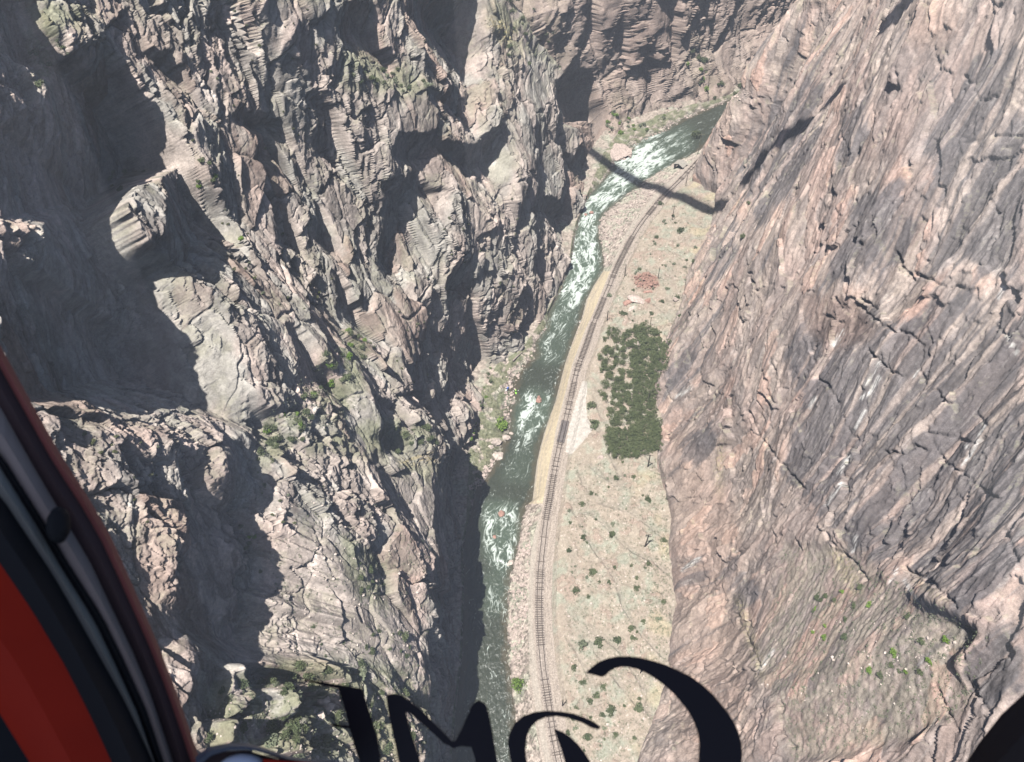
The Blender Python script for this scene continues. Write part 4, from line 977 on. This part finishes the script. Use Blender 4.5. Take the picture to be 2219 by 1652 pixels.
# ballast buries many sleepers, so they sit at uneven heights
rest = MB(); cnt = 0
for k, i in enumerate(ids):
    if perlin(np.array([i / 33.0]), np.array([.5]), 301)[0] + random.uniform(-.45, .45) < .02: continue      # wholly buried in ballast
    ang = math.atan2(tdy[i], tdx[i]) - math.pi / 2; z = ZR + random.uniform(-.06, .05)
    if cnt < 100 and k % 1 == 0 and ty[i] > 52:
        o = tie if cnt == 0 else tie0.copy()
        if cnt: sc.collection.objects.link(o)
        rel(o, rw); o.location = (tx[i], ty[i], z); o.rotation_euler = (0, 0, ang + random.uniform(-.02, .02)); cnt += 1
    else: rest.box((tx[i], ty[i], z), (2.6, .27, .22), ang + random.uniform(-.02, .02))
o = rest.build("sleeper", M_tie); rel(o, rw); o["kind"] = "stuff"
# plank crossing panel
def nearest_t(sx, sy):
    p = at_z(sx, sy, ZT); return int(np.argmin((tx - p[0]) ** 2 + (ty - p[1]) ** 2))
i0, i1 = nearest_t(1213, 958), nearest_t(1227, 912)
i0, i1 = min(i0, i1), max(i0, i1)
cr = empty("plank_crossing", (float(tx[i0]), float(ty[i0]), ZR), "dark timber deck laid between and beside the rails by the gravel pad", "crossing deck")
for nm, off, wd in (("outer_planks", -1.15, .55), ("centre_planks", 0, 1.15), ("outer_planks", 1.15, .55)):
    mb = MB()
    for i in range(i0, i1, 1):
        ang = math.atan2(tdy[i], tdx[i]) - math.pi / 2; mb.box((tx[i] + tdy[i] * off, ty[i] - tdx[i] * off, ZR + .24 + .008 * (i % 3)), (wd, .242, .12), ang)
    rel(mb.build(nm, M_deck), cr)

# ------------------------------------------------------------------ poles
def pole(bx, by, h, label, arms=1, lean=(0, 0), mat=None, armlen=2.2, rad=.16):
    mat = mat or M_pole; S = 1 / 1.6255; p = pick(bx * S, by * S); base = Vector(p) - Vector((0, 0, .3))
    root = empty("telegraph_pole", base, label, "pole")
    MB().tube([(0, 0, 0), (lean[0] * h * .5, lean[1] * h * .5, h * .5), (lean[0] * h, lean[1] * h, h)], [rad, rad * .9, rad * .75], 8).build("pole", mat, root)
    for a in range(arms):
        z = h * (.95 - .08 * a); MB().box((lean[0] * z, lean[1] * z + .15, z), (armlen, .12, .15), random.uniform(-.3, .1)).build("crossarm", mat, root)
    return root
pole(2456, 543, 12.5, "tall pale telegraph pole with a wide crossarm beside the river bend", 1, (0, 0), M_polepale, 3.4, .2)
pole(2414, 655, 7.0, "dark pole just above the bridge shadow beside the track", 0)
pole(2368, 775, 8.5, "slim pole on the bench just below the bridge shadow", 1)
pole(2198, 973, 7.5, "dark bare pole close to the right side of the track above the slabs", 0, rad=.2)
pole(2321, 979, 7.0, "brown pole at the top corner of the red rubble patch", 0)
pole(2138, 1130, 6.5, "short dark pole beside the track level with the rock slabs", 0, rad=.2)
pole(2288, 1153, 6.5, "pale-topped pole at the upper edge of the thicket", 1, mat=M_polepale)
pole(2279, 1408, 6.5, "crossarm pole rising out of the thicket near the cliff", 2, mat=M_polepale)
pole(2281, 1643, 8.0, "dark crossarm pole just below the lower corner of the thicket", 1, rad=.24)
pole(2272, 1927, 9.0, "dark pole with several crossarms and a forked shadow on the lower slope", 3, (.04, 0), None, 2.0, .24)
pole(1981, 2484, 7.0, "leaning bare post beside a bush right of the lower track", 0, rad=.18)
pole(2255, 2372, 7.0, "pole just under the arch of the big letter", 0, rad=.18)

# ------------------------------------------------------------------ shed, railing, log
p = pick(1473, 362); shed = empty("track_shed", (p[0], p[1], p[2] - .2), "small open shed with a grey pitched roof beside the track and rapids", "shed", rz=math.radians(-42))
mb = MB(); mb.add([(-2.9,-2.3,2.3),(0,-2.3,3.6),(0,2.3,3.6),(-2.9,2.3,2.3),(2.9,-2.3,2.3),(2.9,2.3,2.3),(-2.9,-2.3,2.42),(0,-2.3,3.74),(0,2.3,3.74),(-2.9,2.3,2.42),(2.9,-2.3,2.42),(2.9,2.3,2.42)],
 [[0,1,2,3],[1,4,5,2],[6,9,8,7],[7,8,11,10],[0,6,7,1],[1,7,10,4],[3,2,8,9],[2,5,11,8],[0,3,9,6],[4,10,11,5]]).build("roof", M_roof, shed)
mb = MB().box((-2.4, 0, 1.2), (.12, 4, 2.4)).box((2.4, 0, 1.2), (.12, 4, 2.4)).box((0, 2.0, 1.2), (4.68, .12, 2.4)); mb.build("wall", M_dark, shed)
mb = MB().box((-1.9, -2.0, 1.2), (.9, .12, 2.4)).box((1.9, -2.0, 1.2), (.9, .12, 2.4)); mb.build("front_wall", M_dark, shed)
a = at_z(1577, 270, ZT); b = at_z(1553, 300, ZT); rl = empty("white_railing", tuple(a), "thin white railing between the river and the track at the far bend", "railing")
mb = MB(); d = Vector(b) - Vector(a)
for z in (.6, 1.15): mb.tube([(0, 0, z), tuple(d + Vector((0, 0, z)))], .09, 6)
mb.build("rail_bar", M_white, rl); mb = MB()
for k in range(9): q = d * (k / 8); mb.tube([(q.x, q.y, -.3), (q.x, q.y, 1.2)], .07, 6)
mb.build("post", M_white, rl)
a, b = pick(1111, 782), pick(1131, 764); o = MB().tube([(0, 0, .3), tuple((Vector(b) - Vector(a)) * .5 + Vector((0, .1, .5))), tuple(Vector(b) - Vector(a) + Vector((0, 0, .5)))], [.3, .26, .16], 8).build("driftwood_log", M_log); o.location = a; tag(o, "long grey driftwood log lying among stones above the kayak bank", "log")
for (x0, y0, x1, y1, lb) in ((1188,1019,1196,1010,"upper"), (1190,1026,1202,1016,"lower")):
    pass
for k, (x0, y0, x1, y1, lb) in enumerate(((1138,1130,1147,1118,"pale fallen log beside the track below the masonry wall, upper of two"), (1140,1136,1150,1126,"pale fallen log beside the track below the masonry wall, lower of two"))):
    a, b = pick(x0, y0), pick(x1, y1); o = MB().tube([(0, 0, .2), tuple(Vector(b) - Vector(a) + Vector((0, 0, .2)))], [.22, .15], 8).build("fallen_log", M_rockgrey); o.location = a; tag(o, lb, "log")

# ------------------------------------------------------------------ kayaks
def kayak(name, loc, rz, mat, mat2, label):
    root = empty(name, loc, label, "kayak", rz=rz); V = []; Fc = []; n = 15; m = 12
    for i in range(n):
        t = -1 + 2 * i / (n - 1); wd = .36 * (1 - abs(t) ** 2.3) + .01; hh = .17 * (1 - .5 * t * t) + .005
        for j in range(m):
            a_ = 2 * math.pi * j / m; V.append((wd * math.cos(a_), t * 1.35, .12 + .12 * t * t + hh * math.sin(a_)))
    for i in range(n - 1):
        for j in range(m): Fc.append([i * m + j, i * m + (j + 1) % m, (i + 1) * m + (j + 1) % m, (i + 1) * m + j])
    h_ = mesh_obj("hull", V, Fc, mat, root, True)
    if mat2:
        h_.data.materials.append(mat2)
        for f in h_.data.polygons:
            if f.center.y < -.25: f.material_index = 1
    V = [(.24 * math.cos(t), .40 * math.sin(t) - .02, z) for z in (.27, .33) for t in [k * math.pi / 8 for k in range(16)]]
    mesh_obj("cockpit", V, [[k, (k + 1) % 16, 16 + (k + 1) % 16, 16 + k] for k in range(16)] + [list(range(16, 32))], M_black, root); return root
g = at_z(1118, 850, .0)
kg = kayak("green_kayak", (g[0], g[1], -.02), math.radians(3), M_kgreen, None, "lime green kayak with its paddler floating beside the stony bank")
b_ = pick(1099, 845); kayak("blue_kayak", (b_[0], b_[1], b_[2] + .25), math.radians(-28), M_kblue, M_white, "blue and white kayak drawn up on the stones beside the green one")
# paddler
me = bpy.data.meshes.new("person"); bm = bmesh.new()
pv = [((0,-.05,.20),.15),((0,-.03,.45),.16),((0,0,.68),.15),((0,0,.80),.06),((0,.01,.93),.10),((0,.01,1.0),.09),((.2,0,.70),.06),((.36,.14,.55),.045),((.36,.36,.52),.035),((-.2,0,.70),.06),((-.36,.14,.55),.045),((-.36,.36,.52),.035),((.12,.3,.24),.08),((-.12,.3,.24),.08)]
bv = [bm.verts.new(c) for c, r_ in pv]
for a_, c_ in ((0,1),(1,2),(2,3),(3,4),(4,5),(2,6),(6,7),(7,8),(2,9),(9,10),(10,11),(0,12),(0,13)): bm.edges.new((bv[a_], bv[c_]))
bm.to_mesh(me); bm.free(); me.materials.append(M_black)
pr = link(bpy.data.objects.new("person", me)); pr.location = (g[0], g[1], 0.0); pr.rotation_euler = (0, 0, math.radians(3)); tag(pr, "paddler in dark clothing seated in the green kayak holding a paddle", "person")
sk = pr.modifiers.new("skin", 'SKIN'); sl_ = me.skin_vertices[0].data
for i, (c, r_) in enumerate(pv): sl_[i].radius = (r_, r_)
sl_[0].use_root = True
ss = pr.modifiers.new("sub", 'SUBSURF'); ss.levels = 1; ss.render_levels = 1
MB().tube([(.0, .0, 0), (.02, .01, .06), (0, .02, .10)], [.115, .125, .06], 8).build("helmet", M_black, pr).location = (0, .01, .95)
pd = empty("kayak_paddle", (g[0], g[1] + .36, .52), "double-bladed paddle held across the green kayak", "paddle", rz=math.radians(3))
MB().tube([(-1.0, 0, 0), (1.0, 0, 0)], .018, 6).build("shaft", M_black, pd)
for s_ in (-1, 1): MB().box((s_ * 1.02, 0, 0), (.42, .19, .02)).build("blade", M_white, pd)

# ------------------------------------------------------------------ suspension bridge that casts the shadow across the gorge
ga, gb = at_z(1310, 350, 1), at_z(1440, 414, ZT); zb_ = 262.0
pa = ga + SUN_TO * ((zb_ - 1) / SUN_TO[2]); pb = gb + SUN_TO * ((zb_ - ZT) / SUN_TO[2])
dv = pb - pa; dv[2] = 0; dv /= np.linalg.norm(dv); mid = (pa + pb) / 2; ang = math.atan2(dv[1], dv[0])
br = empty("suspension_bridge", tuple(mid), "high plank-decked bridge whose shadow falls across the river and track", "bridge", rz=ang)
MB().box((0, 0, 0), (440, 5.6, .35)).build("deck", M_deck, br)
for s_ in (-1, 1):
    MB().box((0, s_ * 2.6, -.9), (440, .3, 1.2)).build("girder", M_steel, br)
    MB().tube([(x, s_ * 2.9, 3 + 30 * (x / 150) ** 2) for x in range(-150, 151, 15)], .2, 6).build("main_cable", M_steel, br)
print("props", time.time() - T0)

# ------------------------------------------------------------------ haze
hz = MB().box((0, 330, 130), (1500, 1300, 300)); hm = bpy.data.materials.new("haze"); hm.use_nodes = True; ntz = hm.node_tree
ntz.nodes.remove(ntz.nodes["Principled BSDF"]); pv_ = N(ntz, "ShaderNodeVolumePrincipled"); pv_.inputs["Color"].default_value = (.86, .91, 1, 1); pv_.inputs["Density"].default_value = HAZE_DENSITY; pv_.inputs["Anisotropy"].default_value = .2
ntz.links.new(pv_.outputs[0], ntz.nodes["Material Output"].inputs["Volume"])
ho = hz.build("haze", hm); props(ho, kind="stuff", label="thin pale haze filling the gorge", category="haze")

# ------------------------------------------------------------------ gondola cabin around the camera
def dmat(name, col, rough=.6, spec=.2): return flat_mat(name, col, rough, spec, .06, 20)
G_taupe = dmat("taupe_moulding", (.34, .275, .245)); G_red = dmat("orange_red_panel", (.36, .02, .007), .55, .12); G_trim = dmat("dull_red_trim", (.30, .10, .085)); G_blk = dmat("black_rubber", (.012, .012, .014), .7); G_grey = dmat("grey_green_strip", (.27, .26, .23)); G_brown = dmat("dark_brown_edge", (.07, .045, .045))
G_letter = dmat("black_vinyl", (.012, .009, .013), .5); G_blue = dmat("blue_grey_rim", (.10, .11, .14), .4); G_pale = dmat("pale_dome", (.62, .66, .75), .4)
cab = empty("gondola_cabin", tuple(CAM), "dark window frame and red panel of the cable car cabin the photo is taken from", "cable car")
cab_inv = Matrix.Translation(Vector(CAM)).inverted()
def cabpart(name, V, Fc, mat, smooth=False):
    o = mesh_obj(name, V, Fc, mat, None, smooth); o.parent = cab; o.matrix_parent_inverse = cab_inv; return o
def strip(name, L0, L1, d0, d1, th, mat):
    """a long moulding between two outlines, with real thickness"""
    n = 30
    def rs(l):
        a = np.array(l, float); s = np.r_[0, np.cumsum(np.hypot(*np.diff(a, axis=0).T))]; t = np.linspace(0, s[-1], n); return np.stack([np.interp(t, s, a[:, 0]), np.interp(t, s, a[:, 1])], 1)
    A, B = rs(L0), rs(L1); V = []
    for (xa, ya), (xb, yb) in zip(A, B):
        V += [near(xa, ya, d0), near((xa + xb) / 2, (ya + yb) / 2, min(d0, d1) - .003), near(xb, yb, d1), near(xb, yb, d1 + th), near(xa, ya, d0 + th)]
    Fc = []
    for i in range(n - 1):
        for j in range(5): Fc.append([5 * i + j, 5 * i + (j + 1) % 5, 5 * i + 5 + (j + 1) % 5, 5 * i + 5 + j])
    Fc += [[0, 1, 2, 3, 4], [5 * n - 1, 5 * n - 2, 5 * n - 3, 5 * n - 4, 5 * n - 5]]
    return cabpart(name, V, Fc, mat)
E0 = [(-60,640),(0,748),(60,858),(130,983),(200,1092),(243,1168),(298,1293),(340,1390),(383,1500),(428,1630),(470,1760)]
E1 = [(-78,655),(-18,764),(42,872),(112,997),(181,1104),(224,1180),(280,1303),(323,1400),(366,1510),(412,1645),(450,1770)]
E2 = [(-120,680),(-60,785),(5,890),(75,1015),(140,1125),(194,1215),(240,1312),(285,1405),(325,1500),(372,1640),(410,1770)]
E2b = [(-150,730),(-60,850),(0,925),(60,1020),(110,1110),(160,1210),(210,1320),(255,1412),(300,1500),(350,1630),(395,1770)]
E3 = [(-200,760),(-100,880),(0,981),(55,1068),(105,1147),(138,1205),(221,1335),(270,1435),(315,1534),(356,1655),(400,1770)]
E3b = [(-215,770),(-112,890),(-12,992),(43,1080),(93,1160),(124,1215),(205,1345),(253,1445),(298,1544),(338,1660),(380,1770)]
E4 = [(-260,800),(-120,950),(0,1072),(55,1155),(111,1239),(156,1316),(208,1409),(260,1500),(290,1560),(333,1655),(370,1770)]
E5 = [(-300,900),(-120,1060),(0,1222),(69,1323),(139,1440),(194,1548),(243,1655),(290,1770)]
E6 = [(-400,1000),(-200,1300),(-60,1450),(0,1548),(66,1655),(130,1770)]
E7 = [(-600,1200),(-400,1500),(-260,1700),(-200,1770)]
strip("red_trim", E0, E1, .60, .59, .03, G_trim); strip("inner_edge", E1, E2, .59, .585, .03, G_brown); strip("moulding", E2, E3, .585, .575, .03, G_taupe)
strip("seal", E3, E3b, .574, .572, .03, G_blk); strip("grey_strip", E3b, E4, .572, .565, .03, G_grey); strip("rubber_seal", E4, E5, .565, .55, .03, G_blk)
strip("red_panel", E5, E6, .55, .54, .03, G_red); strip("lower_edge", E6, E7, .54, .52, .03, G_blk)
# catch on the frame
mb = MB(); c0 = near(127, 1138, .56); V = []; Fc = []
for i in range(7):
    for j in range(12):
        a_ = math.pi * i / 6; t = 2 * math.pi * j / 12; V.append(c0 + RT * (.0085 * math.sin(a_) * math.cos(t)) + UP * (.0145 * math.sin(a_) * math.sin(t)) - F * (.008 * math.cos(a_)))
for i in range(6):
    for j in range(12): Fc.append([i * 12 + j, i * 12 + (j + 1) % 12, (i + 1) * 12 + (j + 1) % 12, (i + 1) * 12 + j])
cabpart("window_catch", V, Fc, G_blk, True)
# right-hand frame corner
strip("window_frame", [(2290,1440),(2219,1503),(2170,1548),(2120,1612),(2085,1665),(2040,1740)], [(2400,1540),(2300,1600),(2250,1650),(2200,1700),(2170,1760),(2120,1840)], .58, .56, .03, dmat("black_frame", (.016, .010, .010)))
# sill and dome at the bottom
strip("sill_rim", [(424,1640),(452,1618),(495,1610),(534,1611),(563,1617),(592,1627),(621,1638),(680,1646),(760,1652)], [(424,1668),(456,1638),(495,1626),(534,1624),(563,1630),(592,1640),(621,1652),(680,1664),(760,1680)], .56, .55, .02, G_blue)
strip("sill_face", [(430,1650),(470,1630),(534,1626),(592,1642),(650,1658),(760,1670)], [(430,1760),(470,1760),(534,1760),(592,1760),(650,1760),(760,1760)], .575, .57, .02, G_brown)
strip("sill_stripe", [(570,1645),(620,1650),(660,1652),(760,1660)], [(570,1664),(620,1668),(660,1672),(760,1680)], .545, .545, .01, G_red)
c0 = near(525, 1680, .55); V = []; Fc = []
for i in range(9):
    for j in range(20):
        a_ = math.pi * i / 8; t = 2 * math.pi * j / 20; V.append(c0 + RT * (.0205 * math.sin(a_) * math.cos(t)) + UP * (.0155 * math.sin(a_) * math.sin(t)) - F * (.012 * math.cos(a_)))
for i in range(8):
    for j in range(20): Fc.append([i * 20 + j, i * 20 + (j + 1) % 20, (i + 1) * 20 + (j + 1) % 20, (i + 1) * 20 + j])
cabpart("dome", V, Fc, G_pale, True)
# unseen roof panel, added and sized to keep the sun off the frame
def cbox(name, c, d, mat): m_ = MB().box(tuple(np.array(CAM) + np.array(c)), d); cabpart(name, m_.v, m_.f, mat)
cbox("roof", (-.78, -.22, 1.6), (1.3, 1.15, .05), dmat("cream_sunshade", (.7, .66, .6)))
# window lettering, seen from behind
LET = [
 _crk([(128,1132),(330,1165),(492,1193),(512,1260),(545,1370),(585,1490),(612,1700),(480,1700),(470,1640),(440,1550),(410,1430),(385,1330),(340,1192),(230,1168),(132,1142)], 615, 1080, .3466),
 _crk([(640,1238),(652,1228),(680,1224),(710,1226),(745,1238),(840,1310),(1000,1468),(1050,1520),(1072,1520),(1110,1450),(1170,1310),(1190,1280),(1220,1264),(1262,1288),(1280,1340),(1300,1440),(1345,1700),(1205,1700),(1190,1610),(1172,1556),(1110,1550),(1062,1564),(1000,1532),(900,1440),(790,1346),(768,1338),(765,1352),(800,1480),(870,1700),(730,1700),(705,1580),(672,1430),(650,1320)], 615, 1080, .3466),
 _crk([(1430,1700),(1412,1610),(1400,1540),(1404,1490),(1440,1410),(1500,1360),(1570,1338),(1640,1330),(1730,1335),(1810,1348),(1880,1372),(1940,1400),(1982,1430),(1968,1446),(1930,1438),(1860,1402),(1780,1375),(1700,1362),(1640,1368),(1580,1396),(1540,1440),(1520,1490),(1512,1560),(1515,1620),(1530,1700)], 615, 1080, .3466),
 _crk([(1688,1443),(1740,1460),(1790,1492),(1840,1540),(1882,1592),(1935,1680),(1950,1710),(1775,1710),(1755,1640),(1730,1560)], 615, 1080, .3466),
 _crk([(88,850),(120,820),(150,798),(195,780),(245,770),(300,770),(350,776),(410,790),(470,808),(540,838),(600,868),(655,908),(705,952),(745,1000),(782,1046),(810,1090),(832,1140),(845,1190),(850,1240),(845,1330),(630,1330),(638,1270),(642,1200),(634,1140),(612,1082),(585,1035),(548,988),(510,945),(468,908),(425,876),(380,850),(340,832),(300,822),(262,820),(230,828),(205,842),(185,862),(168,870)], 1230, 1080, .4455),
 _crk([(268,1408),(330,1414),(425,1426),(430,1440),(380,1438),(300,1424)], 615, 1080, .3466)]
from mathutils.geometry import tessellate_polygon
let = empty("window_lettering", tuple(near(1109, 1600, .63)), "cut-off mirrored black letters stuck on the cabin window along the lower edge", "lettering")
li = Matrix.Translation(let.location).inverted()
for L_ in LET:
    n = len(L_); Vf = [near(x, y, .63) for x, y in L_]; Vb = [near(x, y, .63) + F * .0006 for x, y in L_]
    tri = tessellate_polygon([[Vector((x, y, 0)) for x, y in L_]])
    Fc = [list(t) for t in tri] + [[i + n for i in t][::-1] for t in tri] + [[i, (i + 1) % n, n + (i + 1) % n, n + i] for i in range(n)]
    o = mesh_obj("letter", Vf + Vb, Fc, G_letter, None); o.parent = let; o.matrix_parent_inverse = li
# window glass with a few dust smudges
gm = bpy.data.materials.new("window_glass"); gm.use_nodes = True; nt = gm.node_tree; nt.nodes.remove(nt.nodes["Principled BSDF"]); L = nt.links.new
tr = N(nt, "ShaderNodeBsdfTransparent"); tr.inputs[0].default_value = (.97, .975, .97, 1); gl = N(nt, "ShaderNodeBsdfGlossy"); gl.inputs["Roughness"].default_value = .02
ms = N(nt, "ShaderNodeMixShader"); ms.inputs[0].default_value = .012; L(tr.outputs[0], ms.inputs[1]); L(gl.outputs[0], ms.inputs[2]); df = N(nt, "ShaderNodeBsdfDiffuse"); df.inputs[0].default_value = (.8, .8, .8, 1); geo = N(nt, "ShaderNodeNewGeometry"); nz = N(nt, "ShaderNodeTexNoise", Scale=5.0, Detail=3.0); L(geo.outputs["Position"], nz.inputs["Vector"])
mr = N(nt, "ShaderNodeMapRange"); mr.inputs["From Min"].default_value = .35; mr.inputs["From Max"].default_value = .7; mr.inputs["To Min"].default_value = .006; mr.inputs["To Max"].default_value = .02; L(nz.outputs["Fac"], mr.inputs["Value"])
m2 = N(nt, "ShaderNodeMixShader"); L(mr.outputs[0], m2.inputs[0]); L(ms.outputs[0], m2.inputs[1]); L(df.outputs[0], m2.inputs[2]); L(m2.outputs[0], nt.nodes["Material Output"].inputs["Surface"])
V = [near(x, y, d) for d in (.632, .636) for x, y in ((-300, 200), (2500, 200), (2500, 1900), (-300, 1900))]
V = [near(x, y, d) for d in (.632, .636) for x, y in ((-500, -400), (2700, -400), (2700, 2000), (-500, 2000))]
cabpart("window_pane", V, [[0, 1, 2, 3], [4, 7, 6, 5], [0, 4, 5, 1], [1, 5, 6, 2], [2, 6, 7, 3], [3, 7, 4, 0]], gm)
def smudge(sx, sy, rx, ry, col, alpha):
    m_ = bpy.data.materials.new("dust_smudge"); m_.use_nodes = True; nt = m_.node_tree; nt.nodes.remove(nt.nodes["Principled BSDF"]); L = nt.links.new
    tc = N(nt, "ShaderNodeTexCoord"); mp = N(nt, "ShaderNodeMapping"); mp.inputs["Location"].default_value = (-1, -1, 0); mp.inputs["Scale"].default_value = (2, 2, 0); L(tc.outputs["Generated"], mp.inputs[0])
    ln = N(nt, "ShaderNodeVectorMath", operation='LENGTH'); L(mp.outputs[0], ln.inputs[0]); mr = N(nt, "ShaderNodeMapRange", interpolation_type='SMOOTHSTEP'); mr.inputs["From Min"].default_value = 1; mr.inputs["From Max"].default_value = .1; mr.inputs["To Max"].default_value = alpha; L(ln.outputs["Value"], mr.inputs["Value"])
    df = N(nt, "ShaderNodeBsdfDiffuse"); df.inputs[0].default_value = (*col, 1); t_ = N(nt, "ShaderNodeBsdfTransparent"); x_ = N(nt, "ShaderNodeMixShader"); L(mr.outputs[0], x_.inputs[0]); L(t_.outputs[0], x_.inputs[1]); L(df.outputs[0], x_.inputs[2]); L(x_.outputs[0], nt.nodes["Material Output"].inputs["Surface"])
    k = .6315 / FS; me = bpy.data.meshes.new("smudge"); me.from_pydata([(-rx * k, -ry * k, 0), (rx * k, -ry * k, 0), (rx * k, ry * k, 0), (-rx * k, ry * k, 0)], [], [[0, 1, 2, 3]]); me.materials.append(m_)
    o = link(bpy.data.objects.new("smudge", me)); mw = M.copy(); mw.translation = Vector(near(sx, sy, .6315)); o.parent = cab; o.matrix_world = mw
smudge(1052, 273, 46, 26, (.35, .28, .24), .75); smudge(395, 435, 60, 50, (.3, .28, .28), .4); smudge(605, 450, 40, 60, (.3, .28, .27), .3); smudge(850, 1440, 90, 60, (.4, .36, .3), .35)
print("done", time.time() - T0)
